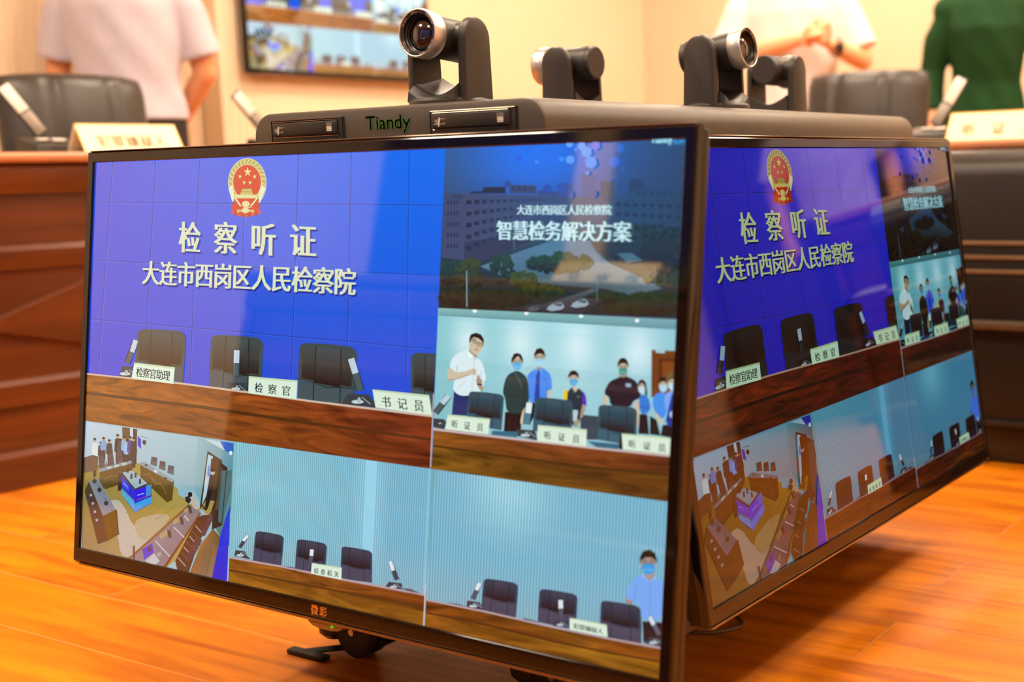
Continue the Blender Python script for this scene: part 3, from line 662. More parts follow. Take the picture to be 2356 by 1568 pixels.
plate_pic('7', [(1540, 1032), (1902, 1064), (1914, 1194), (1548, 1152)], '听证员', (1594, 1078, 1870, 1112, 1592, 1140), .02, 1.9)
P('7', [(1528, 1040), (1540, 1032), (1548, 1152), (1514, 1148)], '141c20')

# ---- window 4: ceiling view of the whole room
quad_region(-.01, 6.02, UL, 9.01)
FIELD(0, 6, UL, 9, 8, 6, lambda u, v: mixc('a9c6d6', '7fb0be', u/5))
P('f', [(40, 40), (1080, 180), (1070, 300), (1030, 650), (880, 640), (530, 420), (50, 340)], ['b4cede', '96c0cc', '8ab8c4', '80aeba', '98bac6', '9cbcc8', 'a6c2d0'])
P('f', [(1080, 180), (1400, 235), (1390, 800), (1290, 1090), (1040, 640)], ['8cb8c2', '5f98a6', '4c8490', '4c6e6c', '7cacb6']); P('f', [(1130, 190), (1290, 215), (1330, 300), (1240, 250)], 'b8d0dc'); P('f', [(1275, 210), (1400, 232), (1400, 330), (1325, 300)], '1c62c4'); EL('f', 1375, 318, 16, 20, 'd8eaf4', 10)
P('f', [(40, 500), (190, 420), (420, 420), (560, 410), (900, 640), (900, 690), (1100, 820), (1000, 1200), (700, 1420), (30, 1180)], ['8a7c34', '94863a', '9c8e42', '9a8c40', 'a2944c', 'a49650', 'a09044', '9c8c48', 'a6a070', '8c7a5a'])
SP('f', [(230, 800), (340, 720), (420, 800), (500, 1000), (700, 1060), (560, 1200), (460, 1260), (380, 1240), (360, 1050)], 'b4b0a4'); SP('f', [(480, 930), (700, 860), (860, 880), (700, 1060), (560, 1120)], 'aaa484')
for q in range(5): LN('f', [(430+q*90, 860+q*20), (640+q*80, 640+q*50)], 5, '8c7e3a')
P('f', [(395, 85), (470, 92), (470, 350), (400, 300)], '5a4a36'); P('f', [(465, 95), (495, 98), (492, 330), (470, 330)], 'c0d4de'); P('f', [(492, 98), (530, 104), (525, 415), (495, 420)], '3c342c'); P('f', [(535, 165), (565, 195), (566, 285), (535, 250)], '2432c0'); SP('f', [(570, 205), (610, 200), (612, 240), (590, 250)], '2a3034'); LN('f', [(555, 165), (630, 185)], 5, '5c7078')
for x, y, h, c, sk in ((148, 300, 330, 'c8dce0', 1), (205, 300, 230, '283034', 1), (228, 250, 200, '6ea0d4', 1), (280, 280, 230, '2c3438', 1), (355, 250, 280, '26262a', 1), (380, 260, 190, '40464a', 0), (415, 250, 220, '7aaedc', 1), (440, 280, 230, '8fb8e6', 1), (470, 260, 250, '3a4a8c', 1), (500, 270, 260, '2a2a2e', 1)):
    P('f', [(x-24, y-h*.18), (x+24, y-h*.18), (x+30, y+h*.2), (x+18, y+h*.22), (x+14, y+h*.7), (x-14, y+h*.7), (x-18, y+h*.22), (x-28, y+h*.2)], '2a2c30'); P('f', [(x-24, y-h*.2), (x, y-h*.24), (x+24, y-h*.2), (x+32, y+h*.15), (x+20, y+h*.22), (x-20, y+h*.22), (x-30, y+h*.15)], c); EL('f', x, y-h*.29, 14, 18, 'b09a86' if sk else '4a4038', 12); EL('f', x, y-h*.33, 14, 11, '1e1c1a', 10)
P('f', [(48, 360), (130, 335), (180, 350), (175, 470), (50, 500)], '5a4c40')
for i in range(3): P('f', [(182+i*82, 350-i*20), (230+i*82, 338-i*20), (246+i*82, 450-i*26), (188+i*82, 470-i*26)], '4c484c'); LN('f', [(186+i*82, 405-i*22), (236+i*82, 392-i*22)], 5, '2c2a2c')
P('f', [(185, 460), (480, 385), (488, 410), (195, 492)], '7a92a0'); P('f', [(195, 490), (488, 408), (490, 560), (250, 645), (190, 620)], ['5c4a1e', '4e4020', '443818', '54461c', '5c4c20']); LN('f', [(230, 560), (300, 520), (380, 530), (470, 480)], 5, '8a7838')
for i in range(3): plate_pic('f', [(262+i*68, 445-i*16), (300+i*68, 436-i*16), (302+i*68, 456-i*16), (264+i*68, 466-i*16)], '一', (270+i*68, 454-i*16, 296+i*68, 448-i*16, 270+i*68, 456-i*16), 0, None, 'b4c4c4', '8a9a9c'); LN('f', [(250+i*90, 395-i*20), (262+i*90, 440-i*20)], 9, '3a3c40')
P('f', [(560, 408), (600, 398), (868, 565), (862, 590), (560, 425)], '8296a0'); P('f', [(560, 425), (862, 588), (850, 740), (805, 765), (565, 540)], ['5a4a1c', '64501c', '4c3c14', '54441a', '4e4018']); P('f', [(805, 600), (866, 572), (850, 742), (806, 764)], '5a461a')
LN('f', [(590, 520), (640, 500), (700, 600), (740, 590), (800, 690)], 6, '8c763a'); LN('f', [(570, 490), (810, 650)], 4, '7c6830')
for i in range(3):
    x, y = 690+i*76, 350+i*38; P('f', [(x-28, y), (x+24, y+10), (x+20, y+92), (x-38, y+70)], '565a60'); P('f', [(x-28, y), (x+24, y+10), (x+22, y+50), (x-32, y+40)], '444850')
P('f', [(690, 465), (716, 475), (712, 502), (684, 490)], 'c8d4d4'); EL('f', 615, 428, 14, 8, '26282a', 8); EL('f', 788, 545, 16, 8, '26282a', 8)
P('f', [(362, 510), (400, 500), (402, 650), (360, 660)], '2c2824')
P('f', [(400, 495), (490, 475), (625, 592), (515, 640)], '8fb0be'); P('f', [(395, 500), (515, 640), (515, 660), (398, 525)], '24282c'); P('f', [(515, 640), (625, 592), (625, 612), (515, 660)], '2c3034')
P('f', [(398, 525), (508, 655), (508, 850), (395, 690)], '1f2ad0'); P('f', [(508, 655), (665, 600), (665, 768), (510, 855)], '2222d8'); P('f', [(508, 655), (610, 620), (608, 715), (510, 760)], '2a1ae0'); P('f', [(612, 618), (662, 600), (662, 690), (612, 712)], '3a8ad0'); P('f', [(510, 775), (665, 708), (665, 765), (510, 850)], '2f9ae0'); P('f', [(395, 630), (508, 745), (508, 840), (395, 690)], '4aa8d8'); P('f', [(400, 560), (460, 620), (460, 670), (400, 615)], '3a50d8')
LN('f', [(535, 700), (598, 680)], 9, '8fb0ea'); LN('f', [(530, 745), (660, 695)], 7, '8a5a4a'); LN('f', [(412, 590), (450, 625)], 7, '8fb0ea'); LN('f', [(398, 640), (506, 752)], 6, '70503c')
for x, y in ((448, 480), (482, 535), (520, 525), (560, 580)): LN('f', [(x, y-24), (x, y+16)], 18, '1e2022'); EL('f', x, y-22, 10, 10, '2c3034', 10)
P('f', [(100, 575), (180, 545), (342, 830), (225, 885)], ['7c8894', '72808c', '7a8490', '868a94']); P('f', [(225, 885), (342, 828), (365, 1055), (270, 1110)], '5c4a1c'); P('f', [(342, 830), (352, 830), (372, 1055), (362, 1056)], '3c3010'); P('f', [(100, 575), (225, 885), (270, 1110), (180, 1140), (60, 660)], '4a3a28')
for i in range(4): x, y = 110+i*18, 690+i*75; SP('f', [(x-30, y), (x+26, y-20), (x+40, y+50), (x-14, y+66)], '3c3834'); P('f', [(x-6, y), (x+16, y-6), (x+20, y+14), (x, y+22)], 'a8a8ac')
for x, y in ((150, 570), (195, 650), (255, 770)): EL('f', x, y, 20, 22, '30302e', 10); LN('f', [(x, y), (x-10, y-50)], 6, '4c5054')
P('f', [(450, 1270), (1000, 785), (1105, 850), (770, 1345), (600, 1310)], ['8a8088', '7a7c80', '70727a', '7c7480', '8c8a94']); P('f', [(445, 1275), (1000, 778), (1012, 795), (470, 1280)], '7c5a30'); P('f', [(770, 1345), (1105, 850), (1110, 868), (790, 1360)], '6c3c1c')
for q in ([(700, 1110), (830, 1250)], [(865, 985), (960, 1080)], [(960, 880), (1000, 930)]): LN('f', q, 12, 'b8b6bc')
for x, y, s in ((775, 1060, 34), (888, 935, 28), (978, 835, 20)): P('f', [(x-s, y-s*.3), (x+s*.8, y-s*1.4), (x+s*.9, y), (x-s*.9, y+s*1.1)], 'a8986a'); TX('f', '一一', x-s*.6, y, x+s*.5, y-s*.7, x-s*.6, y+s*.1, '7c6c48')
for x, y in ((830, 1050), (940, 930), (1015, 830)): P('f', [(x-24, y-36), (x+4, y-40), (x+18, y+30), (x-8, y+34)], '3a3634'); LN('f', [(x-10, y-20), (x+24, y-66)], 6, '4a4a4c')
P('f', [(582, 1185), (670, 1130), (686, 1215), (600, 1280)], '3436c8'); P('f', [(625, 1175), (660, 1155), (666, 1190), (632, 1215)], '5a2a54'); P('f', [(605, 1288), (690, 1222), (740, 1292), (690, 1335)], 'b4bcc4'); EL('f', 735, 1232, 18, 24, '9a9ca0', 10, .6); LN('f', [(505, 1155), (508, 1285)], 18, '5a463c')
P('f', [(880, 1290), (1080, 900), (1120, 880), (1220, 870), (1160, 1000), (1090, 1130), (1000, 1400), (900, 1380)], '2c221e')
for i in range(7): x, y = 905+i*26, 1260-i*48; LN('f', [(x, y), (x+70, y+80)], 11, '8c8a8c' if i % 2 == 0 else '4a4038')
LN('f', [(1000, 1270), (1070, 1150), (1095, 1090)], 60, '3a2e3c'); LN('f', [(1125, 1060), (1190, 920)], 44, '2e2c3a'); LN('f', [(1190, 930), (1210, 870)], 34, '363848')
P('f', [(1010, 1400), (1110, 1140), (1220, 1000), (1300, 1090), (1220, 1440)], ['7c5c38', '8a6a3c', '7c5e30', '6c4c24', '94775a'])
LN('f', [(1130, 1200), (1080, 1400)], 5, '6c5030'); LN('f', [(1220, 1110), (1160, 1420)], 5, '6c5030')
P('f', [(1170, 300), (1300, 385), (1300, 420), (1215, 880), (1100, 815)], '3c2c1c'); P('f', [(1175, 330), (1220, 350), (1160, 700), (1120, 790)], 'a8cad8'); P('f', [(1205, 365), (1290, 410), (1220, 720), (1170, 690)], '3a2c1c'); P('f', [(1285, 400), (1350, 450), (1300, 970), (1210, 1010), (1220, 760)], '2e2a20'); P('f', [(1290, 450), (1335, 480), (1290, 830), (1240, 830)], '4a463c'); P('f', [(1300, 480), (1390, 470), (1385, 640), (1300, 960), (1265, 930)], '456e72'); LN('f', [(1345, 450), (1300, 970)], 6, '1c1a16')
P('f', [(1110, 810), (1160, 740), (1235, 750), (1200, 850), (1170, 880)], '9a8c48'); SP('f', [(1190, 430), (1180, 420), (1165, 520), (1185, 540)], '3a80d8')
SP('f', [(1195, 520), (1185, 560), (1180, 640), (1150, 780), (1145, 830), (1170, 835), (1200, 720), (1215, 640), (1240, 590), (1235, 540), (1215, 510)], '15181c'); EL('f', 1216, 490, 22, 26, 'a8b4b8', 12); EL('f', 1218, 474, 22, 16, '14130f', 12); LN('f', [(1120, 785), (1155, 835)], 12, '14161a')
SP('f', [(1000, 680), (1030, 670), (1045, 710), (1080, 760), (1095, 830), (1050, 820), (1030, 780), (1000, 780), (990, 740)], 'b8b0a0'); EL('f', 1014, 692, 20, 24, '1c1610', 12); P('f', [(968, 715), (1000, 705), (1025, 740), (1005, 775), (975, 755)], '26221e')
P('f', [(1290, 1060), (1330, 920), (1375, 790), (1362, 1490), (1210, 1450)], ['1634d8', '1a48dc', '1440d4', '2a2ad0', '2c2cc8'])
uvpoly([(UL-.02, 8.25), (UL, 8.25), (UL, 9), (UL-.02, 9)], 'c8c8d0')

# ---- windows 5 and 6: ribbed wall, empty chairs
def wall5(u, v):
    c = mixc('90d0e0', '7ec0da', (u-6)/4); c = mixc(c, '9ad8ee', max(0, 1-abs(u-9.2)/.5)); c = mixc(c, '94bcc8', (v-7.6)/1.2)
    return mixc(c, 'a8e2f0', math.exp(-((u-12.6)/.9)**2-((v-6.2)/.7)**2))
def wall_ribs(u0, u1, step, skip=None):
    FIELD(u0, 6.0, u1, 9, 16, 10, wall5)
    n = int((u1-u0)/step)
    for i in range(n):
        u = u0+i*step
        if skip and skip[0] < u < skip[1]: continue
        for k in range(4):
            v0, v1 = 6+k*.75, 6.75+k*.75
            uvpoly([(u, v0), (u+step*.38, v0), (u+step*.38, v1), (u, v1)], [mixc(wall5(u, q), '3a6478', .55) for q in (v0, v0, v1, v1)], 0, PST['z']+1)
    PST['z'] += 2
quad_region(UL, 6.02, UX, 9.01)
wall_ribs(UL, UX, .058, (9.02, 9.32))
uvpoly([(UL, 6), (UL+.14, 6), (UL+.16, 9), (UL, 9)], '80bcc4')
V1, V2, V3 = '2a3c50', '40455a', '15181e'
chair_pic('8', [(1200, 785), (1380, 815), (1368, 1010), (1180, 980)], V1, V2, V3)
chair_pic('8', [(1466, 838), (1656, 866), (1650, 1070), (1452, 1040)], V1, V2, V3)
chair_pic('8', [(1752, 884), (1948, 914), (1952, 1120), (1746, 1090)], V1, V2, V3)
mic_pic('8', (1148, 815), (1120, 850), (1096, 892), 18, [(1070, 908), (1128, 916), (1165, 968), (1062, 945)], 'dce6ee', '3a4250', '3a3a42')
mic_pic('8', (1562, 904), (1558, 945), (1552, 988), 24, None, 'dce6ee', '4a5262', '3a3a42')
mic_pic('8', (2066, 982), (2086, 1040), (2110, 1100), 24, [(2058, 1112), (2142, 1122), (2146, 1168), (2030, 1150)], 'dce6ee', '3a4250', '3a3a42')
P('8', [(1030, 948), (1370, 1008), (1750, 1088), (2298, 1192), (2298, 1220), (1030, 980)], 'a48c90'); P('8', [(1380, 1012), (1440, 1018), (1530, 1045), (1450, 1040)], '585a6c'); P('8', [(2140, 1152), (2200, 1158), (2290, 1200), (2200, 1190)], '585a6c')
P('8', [(1030, 962), (1370, 1022), (1750, 1102), (2298, 1206), (2298, 1700), (1020, 1200)], ['8e5618', '8a4e18', '864a16', '7a3c12', '8a5a14', '8a5a16'], 1.0)
P('8', [(1030, 1030), (1370, 1095), (1750, 1170), (2298, 1275), (2298, 1286), (1750, 1182), (1370, 1108), (1030, 1042)], '543410')
P('8', [(1030, 1042), (1370, 1108), (1750, 1182), (2298, 1286), (2298, 1700), (1020, 1200)], ['8c5a16', '8a5614', '865014', '805012', '8e6414', '8c5c16'], 1.0)
LN('8', [(1030, 955), (1370, 1015), (1750, 1095), (2298, 1198)], 8, 'b8a4a8')
plate_pic('8', [(1562, 990), (1754, 1020), (1752, 1098), (1556, 1060)], '侦查机关', (1576, 1020, 1736, 1046, 1574, 1058), .02, 1.35)
uvpoly([(UX-.025, 8.2), (UX, 8.2), (UX, 9), (UX-.025, 9)], 'd8c8cc')
quad_region(UX, 6.02, 16.01, 9.01)
wall_ribs(UX, 16, .068)
uvpoly([(UX, 6), (UX+.12, 6), (UX+.02, 8.3), (UX, 8.3)], '6ea8b8')
SP('9', [(1770, 800), (1710, 840), (1655, 960), (1715, 1000), (1770, 1020), (1778, 1130), (1925, 1140), (1945, 900), (1930, 850), (1880, 820), (1830, 850)], '76a8f0'); LN('9', [(1840, 850), (1838, 1110)], 4, '5c88cc'); P('9', [(1772, 812), (1792, 800), (1832, 850), (1808, 838)], '8ab8f6'); P('9', [(1888, 835), (1862, 810), (1836, 850), (1860, 840)], '8ab8f6'); LN('9', [(1740, 880), (1722, 1000)], 5, '5484cc'); P('9', [(1660, 970), (1714, 994), (1708, 1020), (1668, 1005)], 'a08878'); P('9', [(1785, 1135), (1925, 1145), (1920, 1300), (1790, 1280)], '1c181c'); P('9', [(1790, 775), (1870, 790), (1868, 820), (1836, 850), (1796, 812)], 'a49484')
head('9', 1826, 728, 112, 165, '32a0e4', 'top', 'ac9a8c', True)
chair_pic('9', [(660, 832), (900, 866), (890, 1110), (638, 1060)], V1, V2, V3)
chair_pic('9', [(1056, 905), (1322, 945), (1318, 1200), (1042, 1140)], V1, V2, V3)
chair_pic('9', [(1490, 988), (1768, 1028), (1785, 1300), (1482, 1240)], V1, V2, V3)
mic_pic('9', (630, 865), (606, 915), (580, 980), 28, [(540, 988), (628, 1000), (660, 1058), (535, 1035)], 'dce6ee', '4a5262', '3a3a42')
mic_pic('9', (1204, 985), (1206, 1045), (1208, 1105), 32, [(1155, 1125), (1262, 1140), (1262, 1185), (1150, 1168)], 'dce6ee', '4a5262', '3a3a46')
mic_pic('9', (1838, 1105), (1866, 1160), (1906, 1230), 30, [(1840, 1248), (1925, 1258), (1925, 1320), (1795, 1290)], 'cfe0ec', '5a6272', '3a3a46')
P('9', [(400, 1005), (470, 1008), (560, 1040), (480, 1032)], '6a6c80'); P('9', [(930, 1115), (960, 1115), (1070, 1145), (980, 1140)], '5c5c70')
P('9', [(250, 978), (660, 1058), (1150, 1170), (1540, 1250), (1930, 1320), (1930, 1360), (250, 1000)], 'a89098')
P('9', [(250, 990), (660, 1072), (1150, 1184), (1540, 1264), (1930, 1336), (1930, 1750), (240, 1200)], ['7e4410', '825012', '865214', '80440f', '7a420e', '74400e', '7c4810'], 1.0)
P('9', [(250, 1068), (660, 1150), (1150, 1270), (1540, 1350), (1930, 1420), (1930, 1434), (1540, 1364), (1150, 1284), (660, 1164), (250, 1080)], '4c2c0c')
P('9', [(250, 1080), (660, 1164), (1150, 1284), (1540, 1364), (1930, 1434), (1930, 1750), (240, 1200)], ['7c4a10', '805014', '885a14', '865810', '7c5010', '7a4c0c', '7c4a10'], 1.0)
LN('9', [(250, 984), (660, 1066), (1150, 1178), (1540, 1258), (1930, 1329)], 9, 'b8a2a8')
plate_pic('9', [(1270, 1110), (1532, 1160), (1538, 1248), (1268, 1194)], '犯罪嫌疑人', (1296, 1148, 1508, 1190, 1294, 1186), .02, .96)

def picture_mesh():
    me = bpy.data.meshes.new('screen_picture'); me.from_pydata(PV, [], PF)
    ca = me.color_attributes.new('Col', 'FLOAT_COLOR', 'CORNER')
    ca.data.foreach_set('color', np.array([c for f in PC for c in f], dtype=np.float32).ravel())
    me.update(); return me
PICTURE = picture_mesh()

# ================================================================== the room
def struct(name, bm, mat, sharp=None):
    return tag(from_bm(name, bm, mat, autosmooth=sharp), kind='structure')
def slab(name, x0, y0, x1, y1, z0, z1, mat):
    bm = bmesh.new()
    add_prism(bm, [(x0, y0), (x1, y0), (x1, y1), (x0, y1)], lambda a, b: room(a, b, z0), lambda a, b: room(a, b, z1))
    return struct(name, bm, mat)
slab('floor', RX0-.2, RY0-.2, RX1+.2, RY1+.2, -0.08, 0.0, floor_mat())
slab('ceiling', RX0-.2, RY0-.2, RX1+.2, RY1+.2, RZ, RZ+.1, M['ceil'])
def ribbed(name, a, b, inward, mat, pitch=0.034, dep=0.007, z0=0.0, z1=RZ, back=0.15):
    """fluted wall panel from room point a to b, ribs standing out towards 'inward'"""
    a, b, nrm = Vector(a), Vector(b), Vector(inward)
    L = (b-a).length; d = (b-a)/L; n = int(L/pitch); pts = []
    for i in range(n):
        for s, h in ((0.0, 0), (0.18, 1), (0.72, 1), (0.90, 0)): pts.append(a+d*((i+s)*pitch)+nrm*(h*dep))
    pts.append(b+nrm*0)
    poly = [(p.x, p.y) for p in pts] + [(p.x, p.y) for p in (b-nrm*back, a-nrm*back)]
    bm = bmesh.new(); add_prism(bm, poly, lambda x, y: room(x, y, z0), lambda x, y: room(x, y, z1))
    return struct(name, bm, mat)
ribbed('wall_left', (RX0, RY0), (RX0, RY1), (1, 0), M['wall'])
ribbed('wall_far', (RX0-.15, RY1), (RX1+.15, RY1), (0, -1), M['wall'])
slab('wall_right', RX1, RY0-.2, RX1+.15, RY1+.2, 0, RZ, M['walltan'])
# wall behind the prosecutors: blue panels with dark joints, one added pale strip
bm = bmesh.new()
for x0, x1 in ((RX0-.15, -2.07), (-1.88, RX1+.15)):
    nx = max(1, int(round((x1-x0)/.62))); wd = (x1-x0)/nx
    for i in range(nx):
        for k in range(4):
            c = room(x0+(i+.5)*wd, RY0-.03, .35+.7*k); add_box(bm, c, (wd-.006, .06, .694), .003, 1, Matrix.Rotation(RA, 3, 'Z'))
struct('wall_back', bm, M['blue'])
slab('added_reflection_strip', -2.07, RY0-.08, -1.88, RY0+.03, 0, RZ, M['walltan'])  # added unseen strip, gives the pale band mirrored in the front screen

# the flat backing panel that carries the wall television, standing proud of the ribbed wall
PXW = RX0+0.13
def on_room_x(px, py, rx):
    d = ray(px, py); n = Vector((math.cos(RA), math.sin(RA), 0))
    return CAM + d*((rx - CAM.dot(n))/d.dot(n))
def ry_of(p): return -p.x*math.sin(RA)+p.y*math.cos(RA)
PY_A = ry_of(on_room_x(504, 150, PXW))
ribbed('trim_1', (PXW, PY_A), (PXW, RY1-.01), (1, 0), M['walltan'], pitch=0.034, dep=0.003, z0=0.0, z1=RZ-.01, back=.12)
bm = bmesh.new()
for c, sz in (((2.20, RY1-.06, 1.03), (1.02, .05, 2.06)), ((1.95, RY1-.09, 1.5), (.36, .03, .8)), ((2.45, RY1-.09, 1.5), (.36, .03, .8)), ((1.95, RY1-.09, .5), (.36, .03, .7)), ((2.45, RY1-.09, .5), (.36, .03, .7)),
              ((1.64, RY1-.07, 1.06), (.11, .09, 2.12)), ((2.76, RY1-.07, 1.06), (.11, .09, 2.12)), ((2.20, RY1-.07, 2.12), (1.23, .09, .12))):
    add_box(bm, room(*c), sz, .006, 1, Matrix.Rotation(RA, 3, 'Z'))
struct('door_1', bm, M['deskdark'])
for nm, x0, y0, x1, y1 in (('baseboard_left', RX0+.008, RY0, RX0+.022, PY_A), ('baseboard_far', PXW+.02, RY1-.022, 1.57, RY1-.008), ('baseboard_back', RX0, RY0+.002, -2.3, RY0+.014), ('baseboard_right', RX1-.014, RY0, RX1, RY1)):
    slab(nm, x0, y0, x1, y1, 0, .09, M['deskdark'])

# ceiling panels (the room's own light), above the frame
cl = thing('ceiling_light', 'square warm ceiling light panel over the front of the screen cart', 'ceiling light', room(-.15, -.75, RZ), RA, 'ceiling light panels')
bm = bmesh.new()
for x, y, sx, sy in ((0, .31, .66, .04), (0, -.31, .66, .04), (.31, 0, .04, .58), (-.31, 0, .04, .58)): add_box(bm, (x, y, -.015), (sx, sy, .03), .004, 1)
from_bm('frame', bm, M['silver'], cl)
box('diffuser', (0, 0, -.008), (.58, .58, .012), M['panel'], cl)
for (x, y), lb in {(-1.5, -.6): 'over the red-brown desk front', (1.55, -.6): 'near the free end of the prosecutors desk', (-1.6, 1.7): 'over the man in lavender', (0.1, 1.55): 'over the front of the far desk',
                   (1.7, 1.5): 'near the right-hand wall', (-1.5, 3.4): 'by the corner of the cream walls', (.1, 3.4): 'over the woman in green', (1.7, 3.4): 'over the far right standing man', (-1.9, -2.6): 'by the blue wall', (.3, -2.7): 'over the prosecutors desk'}.items():
    dup(cl, room(x, y, RZ), RA, 'square warm ceiling light panel '+lb)

# ================================================================== televisions
SM_FRONT = screen_mat('screen_front', 1.0, 1.0)
SM_SIDE = screen_mat('screen_side', 0.66, 1.9, 1.6)
SM_WALL = screen_mat('screen_wall', 1.25, 0.9)
BX, BT, BB = 0.0147, 0.0145, 0.0200
def make_tv(label, loc, rot, smat, sc=1.0, full=True):
    t = thing('flat_screen_television', label, 'television', loc, 0)
    t.rotation_euler = rot; t.scale = (sc, sc, sc)
    hw = TVW/2; x1, z0, z1 = hw+BX, -BB, TVH+BT
    # bezel: a bevelled ring
    bm = bmesh.new()
    def ring(x, za, zb, y): return [bm.verts.new(p) for p in ((-x, y, za), (x, y, za), (x, y, zb), (-x, y, zb))]
    R = [ring(hw, 0, TVH, .004), ring(hw, 0, TVH, -.0022), ring(hw+.0012, -.0012, TVH+.0012, -.003), ring(x1-.003, z0+.003, z1-.003, -.003), ring(x1-.0008, z0+.0008, z1-.0008, -.0015), ring(x1, z0, z1, .001), ring(x1, z0, z1, .008), ring(x1-.003, z0+.003, z1-.003, .010)]
    for A, B in zip(R, R[1:]):
        for k in range(4): bm.faces.new((A[k], A[(k+1) % 4], B[(k+1) % 4], B[k]))
    es = [e for e in bm.edges if abs((e.verts[0].co-e.verts[1].co).y) > 1e-5 and min(abs(v.co.x) for v in e.verts) > hw+.003]
    from_bm('bezel', bm, M['gloss'], t, autosmooth=25)
    bm = bmesh.new(); add_box(bm, (0, .017, (z0+z1)/2), (2*x1-.004, .016, z1-z0-.004), .003, 2)
    add_box(bm, (0, .0275, (z0+z1)/2), (2*x1-.012, .007, z1-z0-.012), .003, 2)
    from_bm('back_shell', bm, M['rim'], t, autosmooth=30)
    if full: box('rear_bulge', (0, .047, TVH*.40), (.62, .036, .34), M['plastic'], t, .012, 3)
    box('top_edge_highlight', (0, -.0005, z1+.0006), (2*x1-.012, .004, .0016), M['lip'], t, .0006, 2)  # bright bar paints the highlight along the rounded top edge
    box('lower_edge_strip', (0, -.0015, z0-.0004), (2*x1-.012, .0022, .0012), M['lip'], t, .0004, 2)
    box('bottom_cover', (0, .009, z0-.0022), (2*x1-.02, .019, .004), M['clear'], t, .0015, 2)  # amber colour paints the orange floor's reflection on the underside
    me = PICTURE.copy(); me.materials.clear(); me.materials.append(smat)
    link('screen_picture', me, None, t)
    return t
TA = math.radians(7.85)
tv1 = make_tv('large television tilted on the cart front, nearest the camera, showing six video windows', (0, -0.5, 0.1951), (-TA, 0, 0), SM_FRONT)
text_obj('brand_lettering', '微彩', 0.026, 0.0115, M['gold'], tv1, lambda x, y: (-.014+x, -.0033, -.0155+y), .03, 1.15)
rc = bpy.data.objects.new('tmp', None)
bm = bmesh.new()
prof = [(-.030, 0), (-.029, -.006), (-.022, -.0125), (-.01, -.0155), (.01, -.0155), (.022, -.0125), (.029, -.006), (.030, 0)]
add_prism(bm, prof, lambda a, b: (a+.003, .004, -BB-.003+b*.62), lambda a, b: (a+.003, .016, -BB-.003+b*.62))
rc = from_bm('infrared_receiver', bm, M['clear'], tv1, autosmooth=40)
box('indicator_light', (.015, .003, -BB-.0072), (.0025, .002, .0025), M['led'], rc)
tv2 = make_tv('television on the right side of the cart, receding from the camera, with deeper colours', (0.4064, 0.1806, 0.1905), (-TA, 0, math.radians(90)), SM_SIDE)
# wall television
pa, pb = on_room_x(541, 100, PXW), on_room_x(965, 100, PXW)
wy0, wy1 = ry_of(pa), ry_of(pb); wsc = (wy1-wy0)/(TVW+2*BX)
zb = on_room_x(545, 170, PXW).z
tv3 = make_tv('blurred television hung high on the cream wall panel', room(PXW+.062*wsc, (wy0+wy1)/2, zb+BB*wsc), (0, 0, RA+math.radians(90)), SM_WALL, wsc)

# ================================================================== the cart under the screens
cart = thing('video_conference_cart', 'low black wheeled cart carrying the screens, with disc drives in its top housing', 'media cart', (0, .19, 0))
# local frame: y from the cart's middle
FY, BY = -.54, .55
prof = []
r = .030
for a in range(0, 91, 10): prof.append((-.24+r-r*math.cos(math.radians(a)), .771-r+r*math.sin(math.radians(a))))
for a in range(0, 91, 10): prof.append((.24-r+r*math.sin(math.radians(a)), .771-r+r*math.cos(math.radians(a))))
prof += [(.243, .70), (.236, .668), (-.236, .668), (-.243, .70)]
bm = bmesh.new()
def shrink(k): return [((x)*(1-k/.24), .668+(z-.668)*(1-k/.10)) for x, z in prof]
rings = []
for y, k in ((FY, .004), (FY+.0015, .0012), (FY+.005, 0), (BY-.005, 0), (BY-.0015, .0012), (BY, .004)):
    rings.append([bm.verts.new((x, y, z)) for x, z in shrink(k)])
for A, B in zip(rings, rings[1:]):
    for i in range(len(A)): bm.faces.new((A[i], A[(i+1) % len(A)], B[(i+1) % len(A)], B[i]))
bm.faces.new(rings[0]); bm.faces.new(rings[-1][::-1])
housing = from_bm('top_housing', bm, M['housing'], cart, autosmooth=30)
bm = bmesh.new(); add_box(bm, (0, .005, .40), (.42, .96, .53), .008, 2); add_box(bm, (0, .005, .40), (.30, 1.06, .50), .006, 2)
from_bm('cabinet_body', bm, M['plastic'], cart, autosmooth=35)
box('base_plate', (0, .0, .118), (.60, 1.06, .034), M['plastic'], cart, .006, 2)
for s in (-1, 1):
    box('screen_bracket', (0, s*.555, .42), (.24, .03, .30), M['plastic'], cart, .004, 1)
    box('screen_bracket', (s*.235, 0, .42), (.06, .24, .26), M['plastic'], cart, .004, 1)
